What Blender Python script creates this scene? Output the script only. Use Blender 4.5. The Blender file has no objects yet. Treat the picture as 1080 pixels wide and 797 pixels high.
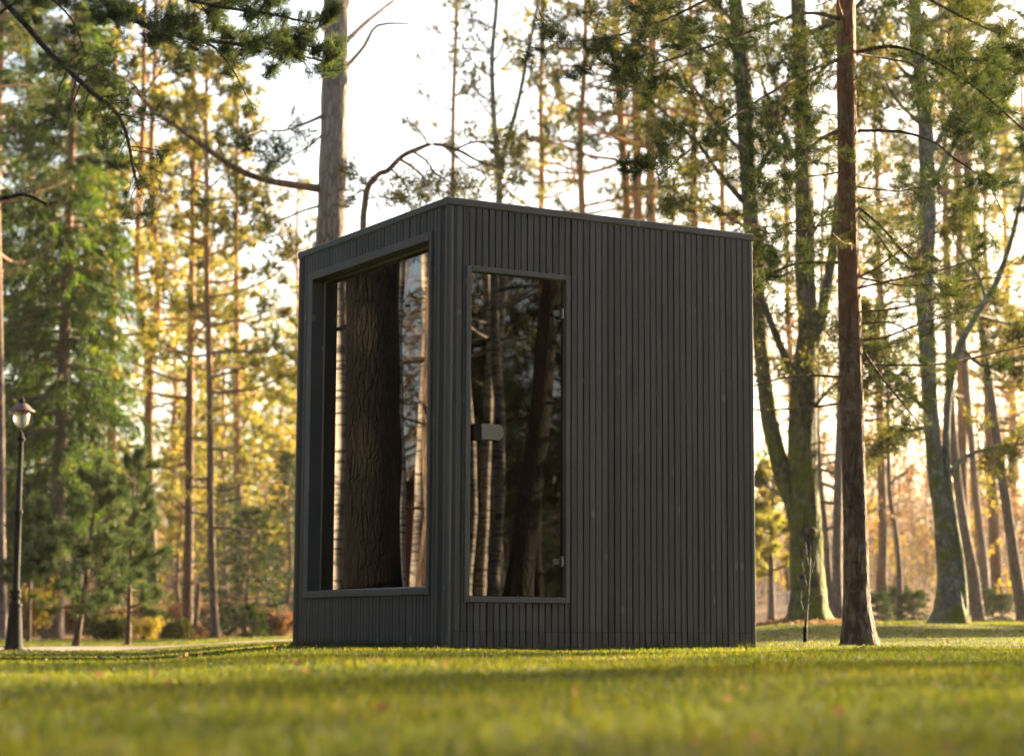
import bpy, math, random
import numpy as np
from mathutils import Matrix, Vector

SC = bpy.context.scene
COL = SC.collection
rng = np.random.default_rng(7)

# ------------------------------------------------------------------ camera model (units: metres, pixels of a 1080x797 frame)
FPX, TILT, ROLL, HC = 2189.8, .1223, .0049, .0552
_R = np.array([1., 0, 0]); _F = np.array([0, math.cos(TILT), math.sin(TILT)]); _U = np.array([0, -math.sin(TILT), math.cos(TILT)])
CR = math.cos(ROLL)*_R + math.sin(ROLL)*_U
CU = -math.sin(ROLL)*_R + math.cos(ROLL)*_U
CAM = np.array([0, 0, HC])

def at(x, y, D):
    """world point seen at photo pixel (x, y) at distance D along the ground"""
    d = _F + (x-540)/FPX*CR - (y-398.5)/FPX*CU
    return CAM + d*(D/d[1])

def sstep(a, b, x):
    t = np.clip((np.asarray(x, float)-a)/(b-a), 0, 1)
    return t*t*(3-2*t)

def ground_z(x, y):
    x = np.asarray(x, float); y = np.asarray(y, float)
    z = np.interp(y, [-60, 0, 2.4, 4, 6, 8.5, 11, 14], [-.15, -.15, -.125, -.095, -.065, -.045, -.035, -.03])
    a = x/np.maximum(y, 6)
    right = sstep(.06, .14, a); left = sstep(.10, .19, -a)
    zr = np.interp(y, [14, 17, 24, 30, 50, 90, 150], [0, .02, .12, .25, .40, 1.9, 7.0])
    zl = np.interp(y, [4, 8, 11, 14, 20, 25, 36, 60, 90, 150], [0, -.03, -.06, -.085, -.12, -.15, -.14, -.05, .9, 4.5])
    zc = np.interp(y, [14, 25, 60, 90, 150], [0, -.04, 0, 1.2, 5.5])
    far = sstep(9, 16, y)
    z = z + far*(right*zr + (1-np.clip(right+left, 0, 1))*zc) + left*zl
    z = z + .010*np.sin(x*1.7+y*.9)*np.sin(y*1.3-x*.4)*sstep(2, 5, y) + .02*np.sin(x*.31+1)*np.sin(y*.27)*sstep(14, 24, y)
    return z

def gz(x, y):
    return float(ground_z(x, y))

# ------------------------------------------------------------------ mesh helpers
def link(o, parent=None):
    COL.objects.link(o)
    if parent is not None:
        o.parent = parent
    return o

class Acc:
    """collects polygons and builds ONE mesh object"""
    def __init__(s):
        s.v = []; s.t = []; s.q = []; s.n = 0; s.polys = []
    def add(s, v, tris=None, quads=None):
        v = np.asarray(v, float).reshape(-1, 3)
        if tris is not None and len(tris): s.t.append(np.asarray(tris, int)+s.n)
        if quads is not None and len(quads): s.q.append(np.asarray(quads, int)+s.n)
        s.v.append(v); s.n += len(v)
    def poly(s, v, idx):
        s.polys.append([i+s.n for i in idx]); s.v.append(np.asarray(v, float)); s.n += len(v)
    def mesh(s, name, smooth=False, offset=None):
        me = bpy.data.meshes.new(name)
        V = np.concatenate(s.v) if s.v else np.zeros((0, 3))
        if offset is not None: V = V-np.asarray(offset)
        T = np.concatenate(s.t) if s.t else np.zeros((0, 3), int)
        Q = np.concatenate(s.q) if s.q else np.zeros((0, 4), int)
        P = s.polys
        nl = T.size+Q.size+sum(len(p) for p in P)
        me.vertices.add(len(V)); me.vertices.foreach_set('co', V.astype(np.float32).ravel())
        me.loops.add(nl); me.polygons.add(len(T)+len(Q)+len(P))
        loops = np.concatenate([T.ravel(), Q.ravel()]+[np.array(p, int) for p in P]).astype(np.int32)
        me.loops.foreach_set('vertex_index', loops)
        tot = np.concatenate([np.full(len(T), 3), np.full(len(Q), 4), np.array([len(p) for p in P], int)]).astype(np.int32)
        start = np.concatenate([[0], np.cumsum(tot)[:-1]]).astype(np.int32)
        me.polygons.foreach_set('loop_start', start)
        me.polygons.foreach_set('use_smooth', np.full(len(tot), bool(smooth)))
        me.update(calc_edges=True)
        return me
    def build(s, name, mat, parent=None, smooth=False, offset=None):
        me = s.mesh(name, smooth, offset)
        me.materials.append(mat)
        return link(bpy.data.objects.new(name, me), parent)
    # shapes
    def box(s, c, size, rot=None):
        c = np.asarray(c, float); h = np.asarray(size, float)/2
        v = np.array([[x, y, z] for x in (-1, 1) for y in (-1, 1) for z in (-1, 1)])*h
        if rot is not None: v = v@np.asarray(rot).T
        s.add(v+c, quads=[[0, 1, 3, 2], [4, 6, 7, 5], [0, 4, 5, 1], [2, 3, 7, 6], [0, 2, 6, 4], [1, 5, 7, 3]])
    def tube(s, P, r, sides=8, cap=True, rough=0., seed=0):
        P = np.asarray(P, float); n = len(P)
        r = np.broadcast_to(np.asarray(r, float), (n,))
        T = np.empty_like(P); T[1:-1] = P[2:]-P[:-2]; T[0] = P[1]-P[0]; T[-1] = P[-1]-P[-2]
        T /= np.linalg.norm(T, axis=1)[:, None]+1e-9
        ref = np.array([1., 0, 0]) if abs(T[:, 0].mean()) < .8 else np.array([0, 1., 0])
        A = ref-(T@ref)[:, None]*T; A /= np.linalg.norm(A, axis=1)[:, None]+1e-9
        B = np.cross(T, A)
        th = np.arange(sides)*2*math.pi/sides
        rr = r[:, None]*np.ones(sides)
        if rough:
            g = np.random.default_rng(seed)
            nz = g.normal(size=(n, sides)); nz = (nz+np.roll(nz, 1, 0)+np.roll(nz, -1, 0))/1.7
            lob = sum(g.uniform(.3, 1)*np.cos(k*th[None, :]+g.uniform(0, 6)+np.linspace(0, g.uniform(-2, 2), n)[:, None]) for k in (2, 3, 5))
            rr = rr*(1+rough*nz+rough*.6*lob)
        v = P[:, None, :]+rr[..., None]*(np.cos(th)[None, :, None]*A[:, None, :]+np.sin(th)[None, :, None]*B[:, None, :])
        i = np.arange(n-1)[:, None]*sides; j = np.arange(sides)[None, :]; k = (j+1) % sides
        q = np.stack([i+j, i+k, i+sides+k, i+sides+j], -1).reshape(-1, 4)
        s.add(v.reshape(-1, 3), quads=q)
        if cap:
            s.poly(v[-1], list(range(sides))); s.poly(v[0], list(range(sides))[::-1])
    def lathe(s, prof, c=(0, 0, 0), sides=24):
        prof = np.asarray(prof, float); n = len(prof)
        th = np.arange(sides)*2*math.pi/sides
        v = np.stack([prof[:, :1]*np.cos(th), prof[:, :1]*np.sin(th), prof[:, 1:2]*np.ones(sides)], -1)+np.asarray(c)
        i = np.arange(n-1)[:, None]*sides; j = np.arange(sides)[None, :]; k = (j+1) % sides
        s.add(v.reshape(-1, 3), quads=np.stack([i+j, i+k, i+sides+k, i+sides+j], -1).reshape(-1, 4))

def tag(o, label=None, cat=None, group=None, kind=None):
    if label: o['label'] = label
    if cat: o['category'] = cat
    if group: o['group'] = group
    if kind: o['kind'] = kind
    return o

def thing(name, label, cat, loc, group=None, rz=0.):
    o = bpy.data.objects.new(name, None); COL.objects.link(o)
    o.empty_display_size = .2
    o.location = loc; o.rotation_euler = (0, 0, rz)
    return tag(o, label, cat, group)

def copy_tree(root, loc, rz=0., scale=1., label=None, group=None):
    r = root.copy(); COL.objects.link(r)
    r.location = loc; r.rotation_euler = (0, 0, rz); r.scale = (scale,)*3
    if label: r['label'] = label
    if group: r['group'] = group
    for ch in list(root.children):
        c = ch.copy(); COL.objects.link(c); c.parent = r
        for g in list(ch.children):
            d = g.copy(); COL.objects.link(d); d.parent = c
    return r

# ------------------------------------------------------------------ materials
def mat_new(name):
    m = bpy.data.materials.new(name); m.use_nodes = True
    nt = m.node_tree; nt.nodes.clear()
    out = nt.nodes.new('ShaderNodeOutputMaterial')
    return m, nt, out

def N(nt, typ, **kw):
    n = nt.nodes.new(typ)
    for k, v in kw.items():
        if k.startswith('_'): setattr(n, k[1:], v)
        else: n.inputs[k].default_value = v
    return n

def ramp(nt, fac, stops, interp='LINEAR'):
    r = nt.nodes.new('ShaderNodeValToRGB'); r.color_ramp.interpolation = interp
    while len(r.color_ramp.elements) < len(stops): r.color_ramp.elements.new(.5)
    for e, (p, c) in zip(r.color_ramp.elements, stops):
        e.position = p; e.color = (*c, 1) if len(c) == 3 else c
    nt.links.new(fac, r.inputs[0])
    return r.outputs[0]

def mixc(nt, fac, a, b, mode='MIX'):
    m = nt.nodes.new('ShaderNodeMix'); m.data_type = 'RGBA'; m.blend_type = mode
    for sock, v in ((m.inputs[0], fac), (m.inputs[6], a), (m.inputs[7], b)):
        if hasattr(v, 'is_output'): nt.links.new(v, sock)
        else: sock.default_value = v if not isinstance(v, tuple) else ((*v, 1) if len(v) == 3 else v)
    return m.outputs[2]

def mathn(nt, op, a, b=None, clamp=False):
    m = nt.nodes.new('ShaderNodeMath'); m.operation = op; m.use_clamp = clamp
    for i, v in enumerate((a, b)):
        if v is None: continue
        if hasattr(v, 'is_output'): nt.links.new(v, m.inputs[i])
        else: m.inputs[i].default_value = v
    return m.outputs[0]

def coords(nt, scale=(1, 1, 1), kind='Object'):
    tc = nt.nodes.new('ShaderNodeTexCoord')
    mp = nt.nodes.new('ShaderNodeMapping'); mp.inputs['Scale'].default_value = scale
    nt.links.new(tc.outputs[kind], mp.inputs[0])
    return mp.outputs[0], tc

def noise(nt, vec, scale, detail=4, rough=.55, out=0):
    n = nt.nodes.new('ShaderNodeTexNoise'); n.inputs['Scale'].default_value = scale
    n.inputs['Detail'].default_value = detail; n.inputs['Roughness'].default_value = rough
    nt.links.new(vec, n.inputs['Vector'])
    return n.outputs[out]

def principled(nt, out, color, rough=.6, metallic=0., bump=None, strength=.4, dist=.01, spec=None):
    p = nt.nodes.new('ShaderNodeBsdfPrincipled')
    for sock, v in ((p.inputs['Base Color'], color), (p.inputs['Roughness'], rough)):
        if hasattr(v, 'is_output'): nt.links.new(v, sock)
        else: sock.default_value = (*v, 1) if isinstance(v, tuple) and len(v) == 3 else v
    p.inputs['Metallic'].default_value = metallic
    if spec is not None: p.inputs['Specular IOR Level'].default_value = spec
    if bump is not None:
        b = nt.nodes.new('ShaderNodeBump'); b.inputs['Strength'].default_value = strength; b.inputs['Distance'].default_value = dist
        nt.links.new(bump, b.inputs['Height']); nt.links.new(b.outputs[0], p.inputs['Normal'])
    nt.links.new(p.outputs[0], out.inputs[0])
    return p

def leaf_mat(name, stops, trans=.45, boost=1.8, warm=(1.0, .95, .55), clump=1.2):
    """leaves: colour varies from leaf to leaf and from clump to clump; part of the light passes through"""
    m, nt, out = mat_new(name)
    geo = nt.nodes.new('ShaderNodeNewGeometry')
    vec, _ = coords(nt)
    nz = noise(nt, vec, clump, 2, .6)
    f = mathn(nt, 'ADD', mathn(nt, 'MULTIPLY', geo.outputs['Random Per Island'], .55), mathn(nt, 'MULTIPLY', mathn(nt, 'SUBTRACT', nz, .28), 1.0), True)
    c = ramp(nt, f, stops)
    d = nt.nodes.new('ShaderNodeBsdfDiffuse'); nt.links.new(c, d.inputs[0])
    t = nt.nodes.new('ShaderNodeBsdfTranslucent')
    tc = mixc(nt, 1.0, c, (boost*warm[0], boost*warm[1], boost*warm[2]), 'MULTIPLY'); nt.links.new(tc, t.inputs[0])
    mx = nt.nodes.new('ShaderNodeMixShader'); mx.inputs[0].default_value = trans
    nt.links.new(d.outputs[0], mx.inputs[1]); nt.links.new(t.outputs[0], mx.inputs[2])
    gl = nt.nodes.new('ShaderNodeBsdfGlossy'); gl.inputs['Roughness'].default_value = .45
    mg = nt.nodes.new('ShaderNodeMixShader'); mg.inputs[0].default_value = .018
    nt.links.new(mx.outputs[0], mg.inputs[1]); nt.links.new(gl.outputs[0], mg.inputs[2])
    nt.links.new(mg.outputs[0], out.inputs[0])
    return m

def bark_mat(name, dark, light, upper=None, zlo=3., zhi=7., moss=0., lichen=0., scale=1., bump=.8):
    m, nt, out = mat_new(name)
    vec, tc = coords(nt, (14*scale, 14*scale, 3.2*scale))
    v2, _ = coords(nt, (1, 1, 1))
    n1 = noise(nt, vec, 1.0, 6, .65)
    vo = nt.nodes.new('ShaderNodeTexVoronoi'); vo.feature = 'DISTANCE_TO_EDGE'; vo.inputs['Scale'].default_value = 1.3
    wob = nt.nodes.new('ShaderNodeVectorMath'); wob.operation = 'ADD'
    wn = nt.nodes.new('ShaderNodeTexNoise'); wn.inputs['Scale'].default_value = 1.5; wn.inputs['Detail'].default_value = 3
    nt.links.new(vec, wn.inputs['Vector']); nt.links.new(vec, wob.inputs[0]); nt.links.new(wn.outputs['Color'], wob.inputs[1])
    nt.links.new(wob.outputs[0], vo.inputs['Vector'])
    crack = ramp(nt, vo.outputs['Distance'], [(0, (0, 0, 0)), (.22, (1, 1, 1))])
    f = mathn(nt, 'MULTIPLY', crack, n1)
    c = ramp(nt, f, [(.05, tuple(x*.55 for x in dark)), (.4, dark), (.75, light)])
    big = noise(nt, v2, 1.3, 4, .6)
    c = mixc(nt, ramp(nt, big, [(.38, (0, 0, 0)), (.68, (.55, .55, .55))]), c, tuple(.5*(a+b)*1.15 for a, b in zip(dark, light)))
    if upper:
        sep = nt.nodes.new('ShaderNodeSeparateXYZ'); nt.links.new(tc.outputs['Object'], sep.inputs[0])
        z = mathn(nt, 'ADD', sep.outputs[2], mathn(nt, 'MULTIPLY', mathn(nt, 'SUBTRACT', big, .5), 5.))
        mr = nt.nodes.new('ShaderNodeMapRange'); mr.inputs[1].default_value = zlo; mr.inputs[2].default_value = zhi
        nt.links.new(z, mr.inputs[0])
        up = mixc(nt, n1, tuple(x*.6 for x in upper), tuple(x*1.25 for x in upper))
        c = mixc(nt, mr.outputs[0], c, up)
    if lichen:
        ln = noise(nt, v2, 9, 5, .7)
        c = mixc(nt, mathn(nt, 'MULTIPLY', ramp(nt, ln, [(.5, (0, 0, 0)), (.62, (1, 1, 1))]), lichen), c, (.30, .31, .25))
    if moss:
        mn = noise(nt, v2, 2.4, 5, .7)
        sep = nt.nodes.new('ShaderNodeSeparateXYZ'); nt.links.new(tc.outputs['Object'], sep.inputs[0])
        mr = nt.nodes.new('ShaderNodeMapRange'); mr.inputs[1].default_value = 5.; mr.inputs[2].default_value = -.2
        mr.inputs[3].default_value = 0.; mr.inputs[4].default_value = .16*min(1, moss*1.4)
        nt.links.new(sep.outputs[2], mr.inputs[0])
        ff = ramp(nt, mathn(nt, 'ADD', mn, mr.outputs[0]), [(.60-moss*.12, (0, 0, 0)), (.70, (1, 1, 1))])
        mc = mixc(nt, noise(nt, v2, 30, 3), (.04, .055, .008), (.17, .19, .02))
        c = mixc(nt, ff, c, mc)
    h = mathn(nt, 'ADD', mathn(nt, 'MULTIPLY', crack, .7), n1)
    principled(nt, out, c, .85, bump=h, strength=bump, dist=.025, spec=.2)
    return m

def plain_mat(name, color, rough=.5, metallic=0., var=.25, scale=8., bump=.15, spec=None):
    m, nt, out = mat_new(name)
    vec, _ = coords(nt)
    n = noise(nt, vec, scale, 5, .6)
    c = mixc(nt, n, tuple(x*(1-var) for x in color), tuple(min(1, x*(1+var)) for x in color))
    rr = mathn(nt, 'ADD', mathn(nt, 'MULTIPLY', n, .25), rough-.12, True)
    principled(nt, out, c, rr, metallic, bump=noise(nt, vec, scale*6, 3), strength=bump, dist=.003, spec=spec)
    return m

G = lambda *a: a
M = {}
M['pine_needles'] = leaf_mat('pine_needles', [(0, (.012, .028, .012)), (.45, (.030, .055, .018)), (.8, (.085, .10, .025)), (1, (.16, .15, .03))], .32, 1.5)
M['pine_needles_blue'] = leaf_mat('pine_needles_blue', [(0, (.014, .032, .016)), (.5, (.036, .064, .030)), (.85, (.08, .105, .038)), (1, (.18, .15, .05))], .38, 1.6)
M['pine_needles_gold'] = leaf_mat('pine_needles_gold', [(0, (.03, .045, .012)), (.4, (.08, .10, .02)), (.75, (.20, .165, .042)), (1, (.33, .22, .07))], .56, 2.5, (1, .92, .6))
M['spruce_needles'] = leaf_mat('spruce_needles', [(0, (.006, .018, .006)), (.4, (.018, .044, .011)), (.78, (.075, .115, .018)), (1, (.20, .20, .03))], .42, 2.2, (1., 1., .38), .8)
M['spruce_dark'] = leaf_mat('spruce_dark', [(0, (.008, .02, .012)), (.6, (.02, .042, .02)), (1, (.06, .08, .03))], .3)
M['leaf_olive'] = leaf_mat('leaf_olive', [(0, (.035, .045, .012)), (.5, (.075, .085, .02)), (.8, (.13, .115, .03)), (1, (.26, .14, .03))], .4, 1.6)
M['leaf_orange'] = leaf_mat('leaf_orange', [(0, (.08, .05, .035)), (.4, (.15, .095, .06)), (.75, (.26, .13, .05)), (1, (.40, .22, .06))], .42, 1.3, (1, .88, .65))
M['leaf_yellow'] = leaf_mat('leaf_yellow', [(0, (.11, .11, .02)), (.45, (.28, .22, .035)), (1, (.48, .36, .06))], .5, 1.4, (1, .92, .55))
M['leaf_brown'] = leaf_mat('leaf_brown', [(0, (.09, .055, .035)), (.5, (.17, .11, .07)), (1, (.28, .19, .11))], .4, 1.3, (1, .88, .7))
M['bark_pine'] = bark_mat('bark_pine', (.10, .065, .045), (.24, .165, .12), (.42, .21, .10), 4., 9.)
M['bark_pine_grey'] = bark_mat('bark_pine_grey', (.27, .21, .175), (.48, .40, .34), (.46, .32, .23), 7., 13., lichen=.15)
M['bark_red'] = bark_mat('bark_red', (.085, .055, .042), (.23, .15, .115), (.30, .125, .065), 1.6, 4.6, lichen=.25, moss=.03, bump=1.0)
M['bark_limb'] = bark_mat('bark_limb', (.20, .125, .085), (.40, .27, .19), bump=.5)
M['bark_dark'] = bark_mat('bark_dark', (.020, .0165, .0145), (.066, .055, .047), scale=1.15, bump=.9)
M['bark_mossy'] = bark_mat('bark_mossy', (.055, .045, .032), (.15, .13, .10), moss=.75, lichen=.3)
M['bark_grey'] = bark_mat('bark_grey', (.10, .10, .09), (.25, .25, .22), moss=.50, lichen=.6, scale=1.3, bump=.5)
M['bark_purple'] = bark_mat('bark_purple', (.12, .09, .085), (.24, .18, .16), (.34, .19, .12), 6., 11., moss=.05)
M['bark_twig'] = bark_mat('bark_twig', (.06, .045, .035), (.14, .11, .08), scale=2)

def birch_mat():
    m, nt, out = mat_new('bark_birch')
    vec, _ = coords(nt, (3, 3, 22)); v2, _ = coords(nt, (2.5, 2.5, 4))
    a = ramp(nt, noise(nt, vec, 1., 4, .6), [(.40, (.0, .0, .0)), (.50, (1, 1, 1))])
    b = ramp(nt, noise(nt, v2, 1., 4, .6), [(.33, (0, 0, 0)), (.44, (1, 1, 1))])
    f = mathn(nt, 'MULTIPLY', a, b)
    c = mixc(nt, f, (.05, .04, .035), (.58, .50, .42))
    principled(nt, out, c, .7, bump=f, strength=.3)
    return m
M['bark_birch'] = birch_mat()

# ------------------------------------------------------------------ foliage: thousands of single blades in one crown mesh
class Leaves:
    def __init__(s): s.o = []; s.d = []; s.l = []; s.w = []
    def add(s, o, d, l, w):
        n = len(o); s.o.append(o); s.d.append(d)
        s.l.append(np.broadcast_to(l, (n,))); s.w.append(np.broadcast_to(w, (n,)))
    def count(s): return sum(len(o) for o in s.o)
    def build(s, name, mat, parent, offset=None, kite=False, r=rng):
        O = np.concatenate(s.o); D = np.concatenate(s.d); L = np.concatenate(s.l); Wd = np.concatenate(s.w)
        D = D/(np.linalg.norm(D, axis=1)[:, None]+1e-9)
        S = np.cross(D, r.normal(size=D.shape)); S /= np.linalg.norm(S, axis=1)[:, None]+1e-9
        a = Acc(); n = len(O)
        if kite:
            mid = O+D*(L*.45)[:, None]; up = np.cross(D, S)*(L*.08)[:, None]
            v = np.stack([O, mid+S*(Wd/2)[:, None]+up, O+D*L[:, None], mid-S*(Wd/2)[:, None]+up], 1)
            a.add(v.reshape(-1, 3), quads=np.arange(4*n).reshape(-1, 4))
        else:
            v = np.stack([O-S*(Wd/2)[:, None], O+S*(Wd/2)[:, None], O+D*L[:, None]], 1)
            a.add(v.reshape(-1, 3), tris=np.arange(3*n).reshape(-1, 3))
        return a.build(name, mat, parent, offset=offset)

def unit(v): return v/(np.linalg.norm(v, axis=-1, keepdims=True)+1e-9)

def tufts(L, T, D, n, ln, w, cone=1.0, back=.12, r=rng):
    """n needles round every twig tip T with direction D"""
    m = len(T)
    if m == 0: return
    D = unit(D)
    d = unit(np.repeat(D, n, 0)+cone*unit(r.normal(size=(m*n, 3))))
    o = np.repeat(T, n, 0)-np.repeat(D, n, 0)*(r.uniform(0, 1, m*n)*back)[:, None]
    L.add(o, d, ln*r.uniform(.7, 1.2, m*n), w)

def wig(p0, d, length, n, r, wob=.15, bend=(0, 0, 0)):
    """a wandering path of n points"""
    d = np.array(d, float); d /= np.linalg.norm(d)+1e-9
    st = length/(n-1); P = [np.array(p0, float)]
    b = np.array(bend, float)
    for i in range(n-1):
        d = d+r.normal(0, wob, 3)+b/(n-1); d /= np.linalg.norm(d)+1e-9
        P.append(P[-1]+d*st)
    return np.array(P)

def interp_path(P, t):
    s = np.linspace(0, 1, len(P))
    return np.array([np.interp(t, s, P[:, k]) for k in range(3)]).T

def ramify(W, L, P, r0, r, n, length, st, depth=1, t0=.25):
    """side twigs of a limb P; st: dict of the species' habit"""
    T = np.gradient(P, axis=0); T = unit(T)
    for i in range(n):
        t = t0+(1-t0)*((i+r.uniform(.1, .9))/n)
        p = interp_path(P, t); tg = unit(interp_path(T, t))
        side = r.normal(size=3); side[2] *= st.get('flat', .5)
        side = unit(side-tg*(side@tg))
        d = tg*st.get('fwd', .6)+side*st.get('spread', .9)+np.array([0, 0, st.get('lift', 0.)])
        ln = length*(1-.55*t)*r.uniform(.6, 1.25)
        k = 4 if depth else 3
        Q = wig(p, d, ln, k, r, st.get('wob', .18), (0, 0, st.get('bend', 0.)))
        rr = max(st.get('rmin', .004), r0*.5*(1-.6*t))
        W.tube(Q, np.linspace(rr, rr*.35, k), 3, cap=False)
        if depth:
            ramify(W, L, Q, rr, r, st.get('n2', 4), ln*st.get('l2', .5), st, depth-1, .3)
        if L is not None and (depth == 0 or st.get('leafall')):
            m = st.get('tp', 2)
            ts = r.uniform(.35, 1, m); ts[0] = 1.
            pts = interp_path(Q, ts)+r.normal(0, st.get('jit', .03), (m, 3))
            dd = np.repeat(unit(Q[-1]-Q[-2])[None], m, 0)+np.array([0, 0, st.get('tlift', .4)])
            if r.uniform() < st.get('dens', 1.):
                tufts(L, pts, dd, st['nn'], st['nl'], st['nw'], st.get('cone', 1.), st.get('back', .12), r)

PINE = dict(flat=.45, fwd=.7, spread=.9, lift=.12, bend=.25, n2=4, l2=.55, nn=13, nl=.14, nw=.022, tp=2, jit=.05, tlift=.5, cone=1.1, rmin=.006)
PINE_NEAR = dict(PINE, nn=26, nl=.062, nw=.0035, tp=4, jit=.015, rmin=.0016, back=.10, wob=.24, cone=.9)

def trunk_path(base, H, r, lean=(0, 0), n=14, wob=.04):
    z = np.linspace(0, 1, n)
    w = np.cumsum(r.normal(0, wob, (n, 2)), 0); w -= w[0]
    x = lean[0]*z*H+w[:, 0]; y = lean[1]*z*H+w[:, 1]
    return np.stack([x, y, z*H], 1)+np.asarray(base)

def flare(rad, z, amt=.45, h=.35):
    return rad*(1+amt*np.exp(-np.maximum(z, 0)/h))

def pine_crown(W, L, TP, R, r, z0, z1, nl, lmax, st=PINE, n1=8, lmin=.5, up=.25, shape=.8, azs=None, limb_r=.5, lower_bare=0, prof=None):
    """limbs of a Scots pine between heights z0..z1 of trunk path TP"""
    zz = TP[:, 2]
    for i in range(nl):
        f = (i+r.uniform(0, 1))/nl
        z = z0+(z1-z0)*f
        t = np.interp(z, zz, np.linspace(0, 1, len(zz)))
        p = interp_path(TP, t); tr = np.interp(z, zz, R)
        az = r.uniform(0, 2*math.pi) if azs is None else azs[i % len(azs)]+r.normal(0, .3)
        pf = (prof(f) if prof else (1-f)**shape)
        ln = lmin+(lmax-lmin)*pf*r.uniform(.65, 1.15)
        el = up*(.2+f)+r.normal(0, .12)
        d = np.array([math.cos(az)*math.cos(el), math.sin(az)*math.cos(el), math.sin(el)])
        P = wig(p+d*tr*.4, d, ln, 6, r, .13, (0, 0, st.get('lbend', .25)))
        rr = min(tr*limb_r, .012+.018*ln)
        W.tube(P, np.linspace(rr, rr*.3, 6), 5, cap=False)
        if i >= lower_bare:
            ramify(W, L, P, rr*.7, r, max(3, int(n1*(.5+.5*ln/lmax))), ln*.42, st, 1, .22)
        else:
            ramify(W, None, P, rr*.7, r, 5, ln*.35, st, 1, .2)

def make_pine(name, label, H, r0, seed, z0=.45, nl=34, lmax=3., bark='bark_pine', needles='pine_needles', lean=(0, 0), st=PINE, loc=(0, 0, 0), cat='tree', group=None, n1=8, wob=.05, shape=.7, stubs=5):
    r = np.random.default_rng(seed)
    root = thing(name, label, cat, loc, group)
    TP = trunk_path((0, 0, -.15), H, r, lean, 16, wob)
    R = flare(np.linspace(r0, r0*.25, 16), TP[:, 2]-.1)
    W = Acc(); L = Leaves()
    W.tube(TP, R, 12, rough=.03, seed=seed)
    pine_crown(W, L, TP, R, r, H*z0, H*.985, nl, lmax, st, n1, shape=shape)
    pine_crown(W, None, TP, R, r, H*z0*.35, H*z0, stubs, 1.0, st, 3, .3, -.1, lower_bare=99)
    W.build('trunk', M[bark], root, smooth=True)
    L.build('crown', M[needles], root, r=r)
    return root

def make_spruce(name, label, H, r0, rad, seed, z0=.12, tiers=.38, per=5, needles='spruce_needles', blade=(.15, .032), nb=11, hang=.55, step=.11, droop=-.05, loc=(0, 0, 0), cat='tree', group=None, curve=.75, bark='bark_purple'):
    r = np.random.default_rng(seed)
    root = thing(name, label, cat, loc, group)
    TP = trunk_path((0, 0, -.1), H, r, (0, 0), 12, .02)
    R = flare(np.linspace(r0, .02, 12), TP[:, 2], .3)
    W = Acc(); L = Leaves()
    W.tube(TP, R, 10, rough=.03, seed=seed)
    z = H*z0
    while z < H*.97:
        f = z/H
        for k in range(per):
            az = r.uniform(0, 2*math.pi)
            ln = max(.12*H/12, rad*(1-f)**curve*r.uniform(.65, 1.15))
            p = interp_path(TP, np.interp(z+r.uniform(-.4, .4)*tiers, TP[:, 2], np.linspace(0, 1, 12)))
            el = -.25+.75*f
            d = np.array([math.cos(az)*math.cos(el), math.sin(az)*math.cos(el), math.sin(el)])
            P = wig(p, d, ln, 6, r, .06, (0, 0, (.35 if f > .3 else -.05) if droop > -.1 else droop))
            W.tube(P, np.linspace(.012+.008*ln, .004, 6), 4, cap=False)
            nt = max(4, int(ln/step))
            t = r.uniform(.12, 1, nt); t[0] = 1.
            pts = interp_path(P, t)
            T = unit(interp_path(np.gradient(P, axis=0), t))
            side = np.cross(T, [0, 0, 1.]); side = unit(side)*np.where(r.uniform(size=nt) < .5, -1, 1)[:, None]
            tw = unit(T*.55+side*r.uniform(.1, .9, nt)[:, None]+np.array([0, 0, -1.])*hang*r.uniform(.4, 1.6, nt)[:, None]*(1-.6*f))
            tl = (.22+.16*ln)*r.uniform(.6, 1.4, nt)*(1.15-.45*t)
            s = r.uniform(0, 1, (nt, nb))
            o = pts[:, None]+tw[:, None]*(s*tl[:, None])[..., None]
            dd = tw[:, None]+.75*unit(r.normal(size=(nt, nb, 3)))
            L.add(o.reshape(-1, 3), unit(dd.reshape(-1, 3)), blade[0]*r.uniform(.6, 1.2, nt*nb), blade[1])
        z += tiers*(1-.45*f)*r.uniform(.8, 1.2)
    # leader
    L.add(np.repeat(TP[-1:], 14, 0)-np.array([0, 0, .3])*r.uniform(0, 1, (14, 1)), unit(np.array([0, 0, 1.])+.6*r.normal(size=(14, 3))), blade[0], blade[1])
    W.build('trunk', M[bark], root, smooth=True)
    L.build('crown', M[needles], root, r=r)
    return root

DECID = dict(flat=1., fwd=.8, spread=.75, lift=.1, bend=.15, n2=5, l2=.5, nn=2, nl=.09, nw=.06, tp=4, jit=.06, tlift=-.3, cone=1.6, rmin=.005, wob=.2, dens=.8)

def make_decid(name, label, H, r0, seed, leaves='leaf_orange', bark='bark_purple', z0=.3, nl=16, lmax=3., st=DECID, lean=(0, 0), loc=(0, 0, 0), cat='tree', group=None, n1=7, up=.9, wob=.08, kite=True, shape=.5):
    r = np.random.default_rng(seed)
    root = thing(name, label, cat, loc, group)
    TP = trunk_path((0, 0, -.1), H, r, lean, 12, wob)
    R = flare(np.linspace(r0, r0*.15, 12), TP[:, 2])
    W = Acc(); L = Leaves()
    W.tube(TP, R, 10, rough=.03, seed=seed)
    pine_crown(W, L, TP, R, r, H*z0, H*.98, nl, lmax, st, n1, .4, up, shape)
    W.build('trunk', M[bark], root, smooth=True)
    L.build('crown', M[leaves], root, r=r, kite=kite)
    return root

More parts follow.
